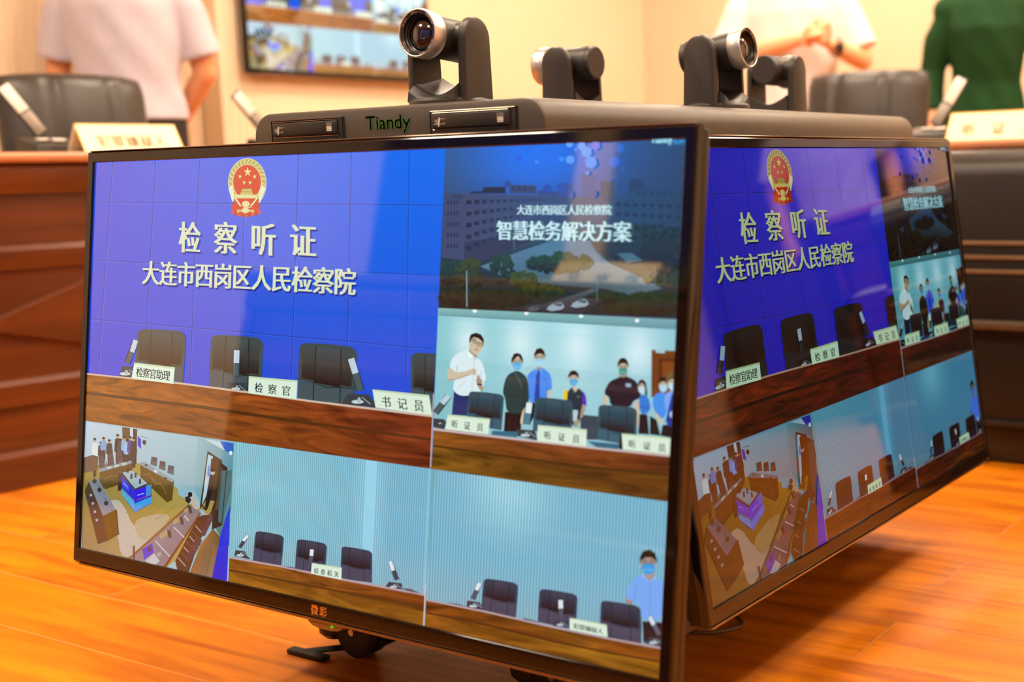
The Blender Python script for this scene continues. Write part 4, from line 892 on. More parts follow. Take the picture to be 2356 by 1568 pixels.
def dvd(cx):
    Z1 = .7493
    d = box('disc_drive', (cx, FY+.004, 0.7407), (.1275, .012, .040), M['plastic'], cart, .0012, 2)
    y = FY-.0022
    # shadow-gap frame around the fascia
    bm = bmesh.new()
    for x, z, sx, sz in ((0, .0207, .1325, .0014), (.0655, 0, .0014, .042), (-.0655, 0, .0014, .042)): add_box(bm, (cx+x, FY-.0002, 0.7407+z), (sx, .003, sz), .0004, 1)
    from_bm('gap_frame', bm, M['rubber'], d)
    box('tray_front', (cx-.001, y-.0015, Z1), (.116, .005, .0168), M['plastic'], d, .0016, 3)
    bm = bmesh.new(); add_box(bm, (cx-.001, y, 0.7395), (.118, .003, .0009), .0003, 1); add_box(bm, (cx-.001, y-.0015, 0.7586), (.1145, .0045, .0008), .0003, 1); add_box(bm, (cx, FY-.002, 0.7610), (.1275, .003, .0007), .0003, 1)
    from_bm('edge_highlight', bm, M['lip'], d)  # pale bars stand in for highlights along the tray and fascia edges
    box('eject_button', (cx+.043, y, 0.7338), (.011, .003, .004), M['plastic'], d, .0008, 2)
    bm = bmesh.new(); add_lathe(bm, [(0, -.0001), (.0007, -.0001), (.0007, .0006), (0, .0006)], 'y', (cx+.026, y-.0004, 0.7366), 12); from_bm('pin_hole', bm, M['rubber'], d)
    yy = y-.0041
    pl = lambda ox, oz: (lambda x, z: (cx+ox+x, yy, Z1+oz+z))
    lg = text_obj('print_mark', 'DVD', .0095, .0036, M['white'], d, pl(.0405, .0022), .05)
    for x, z, sx, sz in ((.045, .0012, .0092, .0009), (.045, -.0012, .0088, .0028), (.045, -.0039, .0086, .0016)): box('print_mark', (cx+x, yy, Z1+z), (sx, .0002, sz), M['white'], d)
    bm = bmesh.new()
    add_prism(bm, smooth_pts([(-.0478, .0038), (-.0462, .0042), (-.0452, .0032), (-.0468, -.0062), (-.0484, -.0068), (-.0492, -.0054)], 2), lambda a, b: (cx+a, yy, Z1+b), lambda a, b: (cx+a, yy+.0004, Z1+b))
    from_bm('print_logo', bm, M['white'], d)
    for x0, z in ((-.0535, .0012), (-.0545, -.0004), (-.0525, -.0020), (-.0555, -.0034)): box('print_mark', (cx+(x0-.0475)/2, yy, Z1+z), (-.0475-x0, .0002, .0006), M['white'], d)
    text_obj('print_mark', 'super', .0078, .0030, M['white'], d, pl(-.0448, .0004), .03)
    text_obj('print_mark', 'multi', .0072, .0028, M['white'], d, pl(-.0452, -.0042), .03)
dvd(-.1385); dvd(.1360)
text_obj('front_lettering', 'Tiandy', .0735, .0215, M['green'], cart, lambda x, y: (-.0355+x, FY-.0006, .7385+y), .042)
def add_caster(x, y, R=.036):
    k = lathe('caster', [(0, .104), (.024, .104), (.0265, .100), (.0275, .050), (.026, .028), (.018, .020), (0, .020)], M['plastic'], cart, 'z', (x, y, 0), 32)
    box('fork', (x+.03, y+.004, .075), (.05, .02, .05), M['plastic'], k, .006, 2)
    for s in (-1, 1):
        lathe('wheel', [(0, -.009), (R-.004, -.009), (R, -.005), (R, .005), (R-.004, .009), (0, .009)], M['rubber'], k, 'y', (x+.052, y+s*.011, R), 32)
    lathe('wheel_bolt', [(0, .002), (.005, .002), (.005, -.002), (0, -.002)], M['steel'], k, 'y', (x+.052, y-.021, R+.004), 16)
add_caster(-.268, -.425); add_caster(.085, -.415); add_caster(-.222, .42); add_caster(.085, .42)
# T-shaped floor foot that shows beside the front caster
bm = bmesh.new()
p1, p2, p3 = on_z(668, 1493, .004), on_z(753, 1514, .004), on_z(760, 1470, .004)
add_box(bm, ((p1.x+p2.x)/2, p1.y-.19, .004), (p2.x-p1.x, .017, .008), .003, 2)
add_tube(bm, [((p1.x*.62+p2.x*.38), p1.y-.19, .006), (-.200, -.40, .012), (-.16, -.30, .03), (-.14, -.2, .11)], [(.008, .004)]*4, 8)
from_bm('floor_foot', bm, M['rubber'], cart, autosmooth=40)
cbl = tube('power_cable', [(.10, .01, .11), (.13, .0, .06), (.165, -.025, .012)]+[tuple(on_z(px, py, .006)-Vector((0, .19, 0))) for px, py in ((1690, 1416), (1704, 1426), (1707, 1434), (1700, 1442), (1666, 1450), (1634, 1454))]+[(.165, -.13, .006), (.13, -.13, .03), (.10, -.12, .11)], .0034, M['cable'], cart, 10)
# the two screens on the hidden sides of the cart are left out; their brackets stay

# ================================================================== pan-tilt cameras
def arc_text(parent, s, R, a0, y, hgt, mat, flip=False):
    V, F = [], []; per = hgt*.72
    a = a0; nV = []
    for ch in s:
        if ch == ' ': a += per*.6/R; continue
        v, f = glyph(ch); x0 = min(p[0] for p in v); x1 = max(p[0] for p in v); sc = hgt/.72
        n = len(V)
        for p in v:
            rr = R + (p[1]-.3)*sc; th = a + (p[0]-x0)*sc/R
            V.append((rr*math.sin(th), y, rr*math.cos(th)))
        F += [tuple(i+n for i in q) for q in f]; a += ((x1-x0)*sc+hgt*.14)/R
    me = bpy.data.meshes.new('ring_lettering'); me.from_pydata(V, [], F); me.update()
    return V, F
HZ = .0890
def make_ptz(label, loc, rz, tilt):
    t = thing('pan_tilt_camera', label, 'camera', loc, rz, 'pan-tilt cameras on the cart top'); t.scale = (.955, .955, .955)
    lathe('base', [(0, 0), (.052, 0), (.056, .003), (.0555, .008), (.050, .012), (0, .012)], M['plastic'], t, n=48)
    # saddle with a dished top between the arms
    bm = bmesh.new(); n = 14; V = []
    for i in range(n+1):
        for j in range(n+1):
            x = -.0385+.077*i/n; y = -.040+.072*j/n
            h = .0165+.016*(abs(x)/.0385)**1.6*(1 if y < 0 else 1)+.010*max(0, (y+.012)/.044)
            if y < -.026: h -= (-.026-y)*.75
            V.append(bm.verts.new((x, y, h)))
    for i in range(n):
        for j in range(n): a = i*(n+1)+j; bm.faces.new((V[a], V[a+n+1], V[a+n+2], V[a+1]))
    bnd = [e for e in bm.edges if e.is_boundary]
    ext = bmesh.ops.extrude_edge_only(bm, edges=bnd)['geom']
    for v in [g for g in ext if isinstance(g, bmesh.types.BMVert)]: v.co.z = .008; v.co.x *= 1.03; v.co.y *= 1.04
    from_bm('saddle', bm, M['plastic'], t, autosmooth=40)
    for s in (-1, 1):
        bm = bmesh.new(); pr = [(-.0300, .008), (-.0285, .05), (-.0272, HZ-.003)]
        pr += [(-.0272*math.cos(math.radians(a)), HZ-.001+.0272*math.sin(math.radians(a))) for a in range(0, 181, 10)]
        pr += [(.0272, HZ-.003), (.0285, .05), (.0300, .008)]
        rings = []
        for x, k in ((.0385, .0), (.0400, -.0006), (.0455, 0), (.0490, .0022), (.0503, .0062)):
            rings.append([bm.verts.new((s*x, y*(1-k/.03), .008+(z-.008)*(1-k/.115))) for y, z in pr])
        for A, B in zip(rings, rings[1:]):
            for i in range(len(A)): bm.faces.new((A[i], A[(i+1) % len(A)], B[(i+1) % len(A)], B[i]))
        bm.faces.new(rings[0]); bm.faces.new(rings[-1][::-1])
        from_bm('yoke_arm', bm, M['plastic'], t, autosmooth=38)
    R3 = Matrix.Rotation(-tilt, 3, 'X'); ctr = Vector((0, 0, HZ))
    bm = bmesh.new()
    add_lathe(bm, [(0, .0500), (.0245, .0500), (.0268, .0482), (.0272, .046), (.0272, .0415), (.0266, .0405), (.0272, .0395), (.0272, -.040), (.0262, -.042), (.0255, -.046), (0, -.046)], 'y', ctr, 48, R3)
    for k in range(5):
        for q in range(3):
            a = math.radians(62+k*14); p = R3 @ Vector((.0273*math.cos(a), .030+q*.0042, .0273*math.sin(a))); add_ball(bm, ctr+p, .0011, 6)
    add_lathe(bm, [(0, -.039), (.0205, -.039), (.0205, .039), (0, .039)], 'x', ctr, 32)
    hd = from_bm('camera_head', bm, M['plastic'], t, autosmooth=35)
    bm = bmesh.new(); add_lathe(bm, [(.0262, -.039), (.0304, -.0395), (.0312, -.0415), (.0315, -.060), (.0308, -.0622), (.0296, -.0626), (.0288, -.0620), (.0286, -.056)], 'y', ctr, 64, R3)
    from_bm('silver_ring', bm, M['silver'], hd, autosmooth=35)
    bm = bmesh.new(); add_lathe(bm, [(.0287, -.0606), (.0250, -.0606), (.0244, -.0598), (.0241, -.0565), (.0229, -.0550), (.0227, -.0530), (.0214, -.0518), (.0212, -.0500), (.0204, -.0492), (0, -.0480)], 'y', ctr, 64, R3)
    lb = from_bm('lens_barrel', bm, M['lensblack'], hd, autosmooth=30)
    bm = bmesh.new(); pf = [(.0206*math.sin(math.radians(a)), -.0492-.0085*(math.cos(math.radians(a)))) for a in range(90, -1, -9)]; pf[-1] = (0, pf[-1][1])
    add_lathe(bm, pf, 'y', ctr, 48, R3); from_bm('front_lens', bm, M['glass'], lb, smooth=True)
    V, F = [], []
    for s, a0 in (('12X Zoom', -1.20), ('F1.8-F2.4', -.42), ('f3.9mm-46.1mm', .52)):
        for off in (0, PI):
            v, f = arc_text(None, s, .02685, a0+off, -.0609, .0021, None); n = len(V)
            V += [tuple(ctr + R3 @ Vector(p)) for p in v]; F += [tuple(i+n for i in q) for q in f]
    me = bpy.data.meshes.new('ring_lettering'); me.from_pydata(V, [], F); me.update(); link('ring_lettering', me, M['white'], lb)
    return t
HT = .771
make_ptz('black pan-tilt camera above the green lettering, its lens turned towards us', (0.006, -.240, HT), math.radians(2), math.radians(4))
make_ptz('black pan-tilt camera in the middle of the cart top, lens turned away to the left', (-.118, .190, HT), math.radians(-88), math.radians(0))
make_ptz('black pan-tilt camera on the cart top with silver lens ring facing right', (.135, .205, HT), math.radians(91), math.radians(6))
make_ptz('rearmost pan-tilt camera showing its round back cap, behind the right-facing one', (.035, .600, HT), math.radians(179), math.radians(0))

# ================================================================== desks
def make_desk(label, loc, rz, x0, x1, depth, h, mat, woff=0.0, top='edge'):
    """front face at local y = 0 looking to -y, running from x0 to x1"""
    t = thing('meeting_desk', label, 'desk', loc, rz)
    bm = bmesh.new(); add_box(bm, ((x0+x1)/2, depth/2-.008, h-.012), (x1-x0+.04, depth+.016, .024), .009, 3); from_bm('worktop', bm, M[top], t, autosmooth=40)
    bm = bmesh.new(); add_box(bm, ((x0+x1)/2, .020, h*.5-.012), (x1-x0, .02, h-.026), .002, 1)
    from_bm('front_panel', bm, mat, t)
    for nm, za, zb_, pr in (('apron', h-.092, h-.024, .018), ('upper_rail', h-.262, h-.208, .016), ('lower_rail', h-.572, h-.512, .016), ('plinth', 0, .088, .026)):
        bm = bmesh.new(); pl = [(.012, za), (.010-pr*.9, za), (.010-pr, za+.004), (.010-pr, zb_-.012), (.010-pr*.35, zb_), (.012, zb_)]
        add_prism(bm, pl, lambda a, b: (x0, a, b), lambda a, b: (x1, a, b)); from_bm(nm, bm, mat, t, autosmooth=25)
    # raised mountain-shaped wedges between the rails
    bm = bmesh.new(); n = max(2, int(round((x1-x0)/.62))); wd = (x1-x0)/n
    zc = h-.385
    for i in range(n if not woff else n-1):
        i += 1 if woff else 0
        a = x0+i*wd+woff; pts = [(a+.02, zc-.004), (a+wd*.5, zc+.095), (a+wd-.02, zc-.004), (a+wd*.5, zc-.075)]
        add_prism(bm, pts, lambda p, q: (p, .011, q), lambda p, q: (a+wd*.5+(p-a-wd*.5)*.95, -.006, zc+(q-zc)*.85))
    from_bm('wedge_ornament', bm, mat, t)
    for s in (x0+.012, x1-.012): box('side_panel', (s, depth/2-.006, h*.5-.012), (.025, depth, h-.026), mat, t, .002, 1)
    box('desk_pad', ((x0+x1)/2, depth*.62, h+.0012), (x1-x0-.3, depth*.5, .0024), M['pad'], t, .001, 1)
    return t
HL = .762
A1 = math.radians(90-5.5)         # left desk front looks to +x
pL = on_z(90, 1111, 0)
deskL = make_desk('red-brown wooden desk with pale mouldings at the left, carrying the cream name plate', (pL.x+.012, pL.y, 0), A1, -1.15, 1.05, .50, HL, M['desk'], -.085)
HR_ = .7385
deskR = make_desk('wooden desk behind the black cabinet at the right, before the woman in green', (0.3, 1.56, 0), 0.0, -1.25, .72, .50, HR_, M['desk'])
deskP = make_desk('long prosecutors desk facing the front screen, seen only as a reflection in it', (-.34, -1.53, 0), math.radians(180), -1.04, 1.12, .55, HL, M['desk'], top='desk')

# ================================================================== black cabinet in front of the right desk
cb = thing('office_cabinet', 'black lacquered low cabinet with three pale horizontal trim lines, at the right edge', 'cabinet', (.44, 1.335, 0))
pr = [(0, .105), (0, .655), (.006, .678), (.022, .702), (.045, .7125), (.20, .7125), (.20, .105)]
bm = bmesh.new(); add_prism(bm, pr, lambda a, b: (-.38, a, b), lambda a, b: (.36, a, b)); from_bm('body', bm, M['black'], cb, autosmooth=40)
for z in (.505, .473, .441): box('trim_line', (-.01, -.003, z), (.74, .008, .0095), M['trimline'], cb, .002, 1)
box('ledge', (-.01, -.012, .322), (.75, .03, .020), M['ledge'], cb, .006, 2)
box('lower_ledge', (-.01, -.008, .100), (.745, .03, .012), M['black'], cb, .004, 2)
box('plinth', (-.01, .10, .05), (.70, .17, .095), M['black'], cb, .006, 2)
for x in (-.315, .30):
    bm = bmesh.new(); add_prism(bm, [(-.06, 0), (.06, 0), (.05, .012), (.025, .014), (.02, .03), (-.02, .03), (-.025, .014), (-.05, .012)], lambda a, b: (x+a, .0, b), lambda a, b: (x+a, .16, b)); from_bm('foot', bm, M['rubber'], cb)

# ================================================================== chairs
def cushion(bm, w, h, th, c, rot, nx=18, nz=18, grooves=(), bulge=.3, corner=.16):
    """padded slab in the x-z plane, quilted by vertical grooves"""
    def pt(u, v, s):
        k = corner
        x = u*w/2*(1-k*max(0, abs(v)-.55)**2*1.6); z = v*h/2*(1-k*max(0, abs(u)-.55)**2*1.6)
        e = max(0, 1-abs(u)**5)**.5*max(0, 1-abs(v)**5)**.5
        y = th/2*(.25+.75*e)*(1+bulge*(1-u*u)*(1-v*v))
        for g in grooves: y -= th*.22*math.exp(-((u-g)/.045)**2)*e
        return rot @ Vector((x, s*y+.035*u*u, z))+Vector(c)
    us = [-1+2*i/nx for i in range(nx+1)]; vs = [-1+2*j/nz for j in range(nz+1)]
    F = [[bm.verts.new(pt(u, v, -1)) for v in vs] for u in us]; B = [[bm.verts.new(pt(u, v, 1)) for v in vs] for u in us]
    for i in range(nx):
        for j in range(nz):
            bm.faces.new((F[i][j], F[i+1][j], F[i+1][j+1], F[i][j+1])); bm.faces.new((B[i][j], B[i][j+1], B[i+1][j+1], B[i+1][j]))
    ring = [(i, 0) for i in range(nx)]+[(nx, j) for j in range(nz)]+[(i, nz) for i in range(nx, 0, -1)]+[(0, j) for j in range(nz, 0, -1)]
    for (a, b), (c_, d) in zip(ring, ring[1:]+ring[:1]): bm.faces.new((F[a][b], F[c_][d], B[c_][d], B[a][b]))
def make_chair(label, loc, rz):
    """faces -y; the quilted front of the back is towards -y"""
    t = thing('office_chair', label, 'chair', loc, rz, 'black leather office chairs')
    rt = Matrix.Rotation(math.radians(-9), 3, 'X')
    bm = bmesh.new(); cushion(bm, .445, .27, .085, (0, .245, .875), rt, grooves=(-.42, .42), nx=24); up = from_bm('head_cushion', bm, M['leather'], t, smooth=True)
    bm = bmesh.new(); cushion(bm, .43, .36, .075, (0, .200, .585), rt, grooves=(-.42, .42), nx=24); from_bm('backrest', bm, M['leather'], t, smooth=True)
    bm = bmesh.new(); cushion(bm, .415, .58, .03, (0, .262, .69), rt, bulge=.1); from_bm('back_shell', bm, M['plastic'], t, smooth=True)
    bm = bmesh.new(); cushion(bm, .50, .46, .10, (0, -.03, .455), Matrix.Rotation(math.radians(-90), 3, 'X'), grooves=(-.45, .45)); from_bm('seat', bm, M['leather'], t, smooth=True)
    for s in (-1, 1):
        a = tube('armrest', [(s*.265, .19, .60), (s*.29, .10, .645), (s*.295, -.05, .655), (s*.292, -.16, .640), (s*.275, -.19, .57), (s*.245, -.15, .46)], [(.018, .014), (.026, .016), (.028, .017), (.026, .015), (.018, .014), (.016, .014)], M['plastic'], t, 10)
    lathe('gas_stem', [(0, .14), (.028, .14), (.028, .28), (.018, .28), (.018, .41), (0, .41)], M['steel'], t, n=20)
    bm = bmesh.new(); add_lathe(bm, [(0, .09), (.045, .09), (.045, .15), (0, .15)], n=20)
    for k in range(5):
        a = 2*PI*k/5+.3; add_tube(bm, [(.03*math.cos(a), .03*math.sin(a), .125), (.16*math.cos(a), .16*math.sin(a), .11), (.29*math.cos(a), .29*math.sin(a), .075)], [(.022, .02), (.018, .016), (.014, .012)], 8)
    bs = from_bm('star_base', bm, M['plastic'], t, autosmooth=40)
    for k in range(5):
        a = 2*PI*k/5+.3; bm = bmesh.new()
        for q in (-1, 1): add_lathe(bm, [(0, -.008), (.026, -.008), (.029, -.004), (.029, .004), (.026, .008), (0, .008)], 'x', (.29*math.cos(a)+q*.013, .29*math.sin(a), .029), 18)
        add_tube(bm, [(.29*math.cos(a), .29*math.sin(a), .03), (.29*math.cos(a), .29*math.sin(a), .08)], .008, 8)
        from_bm('caster', bm, M['rubber'], t, autosmooth=35)
    return t
def place(px, t_, z=0.0):
    p = at_depth(px, 300, t_); return Vector((p.x, p.y, z))
cL = place(184, 3.82)
ch = make_chair('black leather office chair behind the left desk, in front of the man in lavender', (cL.x+.245, cL.y-.03, 0), math.radians(90-8))
cR = place(1994, 4.5)
dup(ch, (cR.x, cR.y-.245, 0), math.radians(3), 'black leather office chair behind the far desk, below the man in white')
dup(ch, (-1.02, -2.36, 0), math.radians(176), 'black leather office chair at the prosecutors desk, by the desk end')
dup(ch, (-.22, -2.38, 0), math.radians(184), 'black leather office chair at the prosecutors desk, behind the three-character plate')

# ================================================================== name plates
def make_plate(label, loc, rz, s, adv, w_=.268, h_=.071):
    t = thing('name_plate', label, 'name plate', loc, rz)
    d = .045
    bm = bmesh.new(); add_prism(bm, [(-d, 0), (-.0018, h_), (.0018, h_), (d, 0), (d-.003, 0), (0, h_-.006), (-d+.003, 0)], lambda a, b: (-w_/2, a, b), lambda a, b: (w_/2, a, b))
    c = from_bm('card', bm, M['card'], t)
    bm = bmesh.new(); add_box(bm, (0, 0, h_+.0006), (w_+.002, .0052, .003), .0008, 1)
    for x in (-w_/2, w_/2): add_tube(bm, [(x, -d, .0015), (x, -.0015, h_)], .0014, 6)
    from_bm('edge_trim', bm, M['cardedge'], t)
    sl = Vector((0, d-.0018, h_)).normalized(); nr = Vector((0, -h_, d-.0018)).normalized()
    n = len(s); tw = w_*.70; thh = h_*.50
    text_obj('name_lettering', s, tw, thh, M['ink'], t, lambda x, y: Vector((-tw/2+x, -d, 0))+sl*(.016+y)+nr*.0006, .02, adv)
    return t
pl_ = at_x(292, 330, -1.80)
make_plate('cream name plate with five dark characters on the left desk', (pl_.x, pl_.y, HL), A1, '犯罪嫌疑人', 1.05)
nR = at_depth(2292, 318, 3.2)
make_plate('cream name plate with three spaced characters on the far desk at right', (nR.x, nR.y+.05, HR_), math.radians(-1), '听证员', 2.1)
make_plate('cream name plate on the prosecutors desk, mirrored in the front screen', (-.49, -1.69, HL), math.radians(180), '检察官', 2.1)

# ================================================================== desk microphones
def make_mic(label, loc, rz, bar, roll=0.0):
    """console base with a leaning flat microphone bar; bar = (foot, tip) in local metres"""
    t = thing('desk_microphone', label, 'microphone', loc, rz, 'flat-bar desk microphones')
    bm = bmesh.new(); add_prism(bm, [(-.055, 0), (.06, 0), (.06, .040), (.045, .043), (-.05, .022)], lambda a, b: (-.062, a, b), lambda a, b: (.062, a, b))
    b = from_bm('base', bm, M['plastic'], t)
    bm = bmesh.new(); add_lathe(bm, [(0, .0), (.016, .0), (.014, .004), (0, .004)], c=(-.018, .01, .037), n=16); add_box(bm, (.02, .0, .0375), (.03, .02, .003), .001, 1, Matrix.Rotation(math.radians(12), 3, 'X')); from_bm('button', bm, M['micw'], b)
    f, p = Vector(bar[0]), Vector(bar[1]); d = (p-f).normalized()
    tube('neck', [(0, .02, .034), Vector((0, .02, .036)).lerp(f, .5), f+d*.01], .0055, M['plastic'], t, 8)
    side = d.cross(Vector((0, 1, 0))).normalized(); side = (side*math.cos(roll)+d.cross(side)*math.sin(roll)); nrm = d.cross(side)
    L = (p-f).length; rt = Matrix((side, nrm, d)).transposed()
    bd = box('bar_body', f+d*L/2-nrm*.0, (.034, .013, L), M['plastic'], t, .005, 3, rt)
    box('lower_cover', f+d*L*.24+nrm*.0055, (.029, .005, L*.42), M['micg'], bd, .002, 2, rt)
    box('grille', f+d*L*.72+nrm*.0055, (.030, .006, L*.50), M['micw'], bd, .002, 2, rt)
    return t
mp_ = at_depth(112, 346, 3.03)
pmc = at_x(118, 330, -1.92)
make_mic('desk microphone with pale bar leaning left, in front of the left chair', (pmc.x, pmc.y, HL), A1, ((-.01, .02, .050), (-.088, .05, .172)))
pmd = at_x(636, 300, -1.86)
make_mic('desk microphone further along the left desk, its pale bar beside the drive housing', (pmd.x, pmd.y, HL), A1, ((-.02, .02, .06), (-.105, .04, .172)))
mR = at_depth(2122, 285, 3.22)
make_mic('desk microphone with pale bar leaning right, beside the three-character name plate', (mR.x-.05, mR.y+.20, HR_), 0, ((.0, .02, .045), (.066, .05, .168)))
make_mic('desk microphone on the prosecutors desk, mirrored in the front screen', (-.355, -1.79, HL), math.radians(180), ((.0, .0, .05), (-.10, -.02, .17)))

# ================================================================== people
def remesh(o, vox, it=4):
    m = o.modifiers.new('r', 'REMESH'); m.mode = 'VOXEL'; m.voxel_size = vox; m.use_smooth_shade = True
    s = o.modifiers.new('s', 'SMOOTH'); s.factor = .5; s.iterations = it
    dg = bpy.context.evaluated_depsgraph_get(); dg.update()
    me = bpy.data.meshes.new_from_object(o.evaluated_get(dg)); mats = [x for x in o.data.materials]
    o.modifiers.clear(); old = o.data; o.data = me; bpy.data.meshes.remove(old)
    if not me.materials:
        for x in mats: me.materials.append(x)
    for p in me.polygons: p.use_smooth = True
    return o
def limb(bm, pts, rad, n=14):
    add_tube(bm, pts, rad, n)
    for p, r in ((pts[0], rad[0]), (pts[-1], rad[-1])):
        r = r if isinstance(r, (list, tuple)) else (r, r); add_ball(bm, p, min(r)*.98, 12)
def hand(bm, wrist, d, palm_n, curl, s=1.0, mirror=1):
    """palm with five separate bent fingers; d points from the wrist to the fingertips"""
    d = Vector(d).normalized(); nrm = Vector(palm_n).normalized(); nrm = (nrm-d*nrm.dot(d)).normalized(); sd = d.cross(nrm)*mirror
    w_ = Vector(wrist)
    add_tube(bm, [w_-d*.01, w_+d*.035*s, w_+d*.085*s], [(.026*s, .020*s), (.038*s, .016*s), (.040*s, .013*s)], 12)
    for k, (o, L) in enumerate(((-.030, .070), (-.010, .078), (.010, .074), (.029, .058))):
        p = w_+d*.083*s+sd*o*s; q = d.copy(); pts = [p-d*.012*s]; ax = d.cross(nrm)
        for j in range(3):
            pts.append(p.copy()); q = Matrix.Rotation(-curl*(.6+.5*j), 3, ax) @ q; p = p+q*L*s*(.45, .32, .23)[j]
        pts.append(p); add_tube(bm, pts, [.0095*s, .0092*s, .0085*s, .0078*s, .006*s], 8)
    p = w_+d*.03*s-sd*.030*s; q = (d*.75-sd*.65+nrm*.25).normalized()
    add_tube(bm, [p-q*.012*s, p+q*.028*s, p+q*.05*s+d*.006*s, p+q*.062*s+d*.018*s], [.0135*s, .0115*s, .0098*s, .0072*s], 8)
def make_person(label, loc, rz, H, skin, top, arms, female=False, top_z=(.50, .82), short=True, hemflare=0.0, sleeve=.84):
    """standing figure facing -y. arms: per side (elbow, wrist, hand_dir, palm_n, curl)"""
    t = thing('person', label, 'person', loc, rz)
    k = H/1.72; sh = (.172 if female else .196)*k; zs = 1.40*k; hip = (.155 if female else .15)*k
    bm = bmesh.new()
    add_tube(bm, [(0, .0, .80*k), (0, .0, .90*k), (0, -.005, 1.02*k), (0, -.01, 1.14*k), (0, -.005, 1.27*k), (0, .005, 1.37*k), (0, .012, 1.43*k)],
             [(hip*.95, .095*k), (hip, .105*k), (.125*k if female else .145*k, .098*k), (.13*k if female else .155*k, .10*k), (.145*k if female else .17*k, .105*k), (.14*k if female else .165*k, .085*k), (.07*k, .06*k)], 22)
    limb(bm, [(0, .014*k, 1.40*k), (0, .008*k, 1.47*k), (0, -.004*k, 1.54*k)], [.058*k, .052*k, .052*k])
    hc = Vector((0, -.016*k, 1.612*k))
    add_ball(bm, hc, (.074*k, .092*k, .108*k), 24); add_ball(bm, hc+Vector((0, -.022*k, -.055*k)), (.056*k, .062*k, .058*k), 18)
    add_ball(bm, hc+Vector((0, -.028*k, -.095*k)), (.032*k, .036*k, .024*k), 14)
    add_tube(bm, [hc+Vector((0, -.088*k, .012*k)), hc+Vector((0, -.103*k, -.018*k)), hc+Vector((0, -.106*k, -.030*k))], [.007*k, .011*k, .014*k], 8)
    for s in (-1, 1):
        add_ball(bm, hc+Vector((s*.076*k, .004*k, -.008*k)), (.008*k, .018*k, .030*k), 10)
        add_ball(bm, hc+Vector((s*.030*k, -.076*k, .022*k)), (.020*k, .012*k, .006*k), 8)
    add_tube(bm, [hc+Vector((-.024*k, -.082*k, -.058*k)), hc+Vector((0, -.092*k, -.057*k)), hc+Vector((.024*k, -.082*k, -.058*k))], [.005*k, .009*k, .005*k], 8)
    AR = []
    for s, (el, wr, hd, pn, cu) in zip((-1, 1), arms):
        shp = Vector((s*(sh-.012*k), .005*k, zs-.066*k)); el = Vector(el)*k; wr = Vector(wr)*k
        limb(bm, [shp, shp.lerp(el, .5)+Vector((0, .004, 0)), el], [.050*k, .046*k, .040*k]); limb(bm, [el, el.lerp(wr, .35), wr], [.040*k, .039*k, .026*k])
        hand(bm, wr, hd, pn, cu, k*(.9 if female else 1.0), mirror=s); AR.append((s, shp, el, wr))
    for s in (-1, 1):
        hp, kn, an = Vector((s*.085*k, .0, .86*k)), Vector((s*.095*k, -.012*k, .47*k)), Vector((s*.10*k, .012*k, .085*k))
        limb(bm, [hp, hp.lerp(kn, .5), kn, kn.lerp(an, .35), an], [.088*k, .075*k, .056*k, .056*k, .038*k])
        add_tube(bm, [(s*.10*k, .05*k, .045*k), (s*.104*k, -.03*k, .045*k), (s*.108*k, -.11*k, .03*k), (s*.11*k, -.16*k, .022*k)], [(.03*k, .04*k), (.036*k, .042*k), (.042*k, .028*k), (.03*k, .018*k)], 12)
    body = from_bm('body', bm, skin, t); remesh(body, .0055, 3)
    # eyes
    for s in (-1, 1):
        bm = bmesh.new(); add_ball(bm, hc+Vector((s*.030*k, -.0765*k, .008*k)), (.0115*k, .0095*k, .0070*k), 12); e = from_bm('eye', bm, M['eye'], t, smooth=True)
        bm = bmesh.new(); add_ball(bm, hc+Vector((s*.030*k, -.0835*k, .008*k)), .0050*k, 10); from_bm('iris', bm, M['hair'], e, smooth=True)
        bm = bmesh.new(); add_tube(bm, [hc+Vector((s*.014*k, -.088*k, .030*k)), hc+Vector((s*.032*k, -.088*k, .036*k)), hc+Vector((s*.050*k, -.078*k, .029*k))], [.003*k, .0045*k, .002*k], 6); from_bm('eyebrow', bm, M['hair'], t)
    # hair
    bm = bmesh.new(); add_ball(bm, hc+Vector((0, .012*k, .022*k)), (.083*k, .098*k, .106*k), 28)
    bmesh.ops.delete(bm, geom=[v for v in bm.verts if (v.co.y < hc.y-.050*k and v.co.z < hc.z+.060*k) or (v.co.z < hc.z+(-.035 if female else .018)*k and v.co.y < hc.y+.03*k) or v.co.z < hc.z-.075*k], context='VERTS')
    hr = from_bm('hair', bm, M['hair'], t, smooth=True); sol = hr.modifiers.new('th', 'SOLIDIFY'); sol.thickness = .012*k; sol.offset = 1
    if female:
        bm = bmesh.new(); add_ball(bm, hc+Vector((0, .105*k, .0)), (.045*k, .04*k, .045*k), 16); from_bm('hair_bun', bm, M['hair'], t, smooth=True)
    # trousers or skirt
    bm = bmesh.new()
    if female:
        add_tube(bm, [(0, 0, 1.0*k), (0, 0, .88*k), (0, 0, .62*k), (0, 0, .34*k)], [(.135*k, .105*k), (.175*k, .13*k), (.18*k, .14*k), (.21*k, .17*k)], 24)
    else:
        add_tube(bm, [(0, 0, 1.01*k), (0, 0, .90*k), (0, 0, .80*k)], [(.160*k, .114*k), (.182*k, .124*k), (.184*k, .118*k)], 24)
        for s in (-1, 1):
            add_tube(bm, [(s*.082*k, 0, .86*k), (s*.09*k, -.004*k, .66*k), (s*.096*k, -.010*k, .46*k), (s*.10*k, .008*k, .20*k), (s*.10*k, .006*k, .06*k)], [.100*k, .090*k, .072*k, .064*k, .066*k], 18)
    tr = from_bm('skirt' if female else 'trousers', bm, M['dress'] if female else M['navy'], t); remesh(tr, .009, 4)
    # shirt with sleeves
    bm = bmesh.new(); e = .012*k; z0 = top_z[0]*k
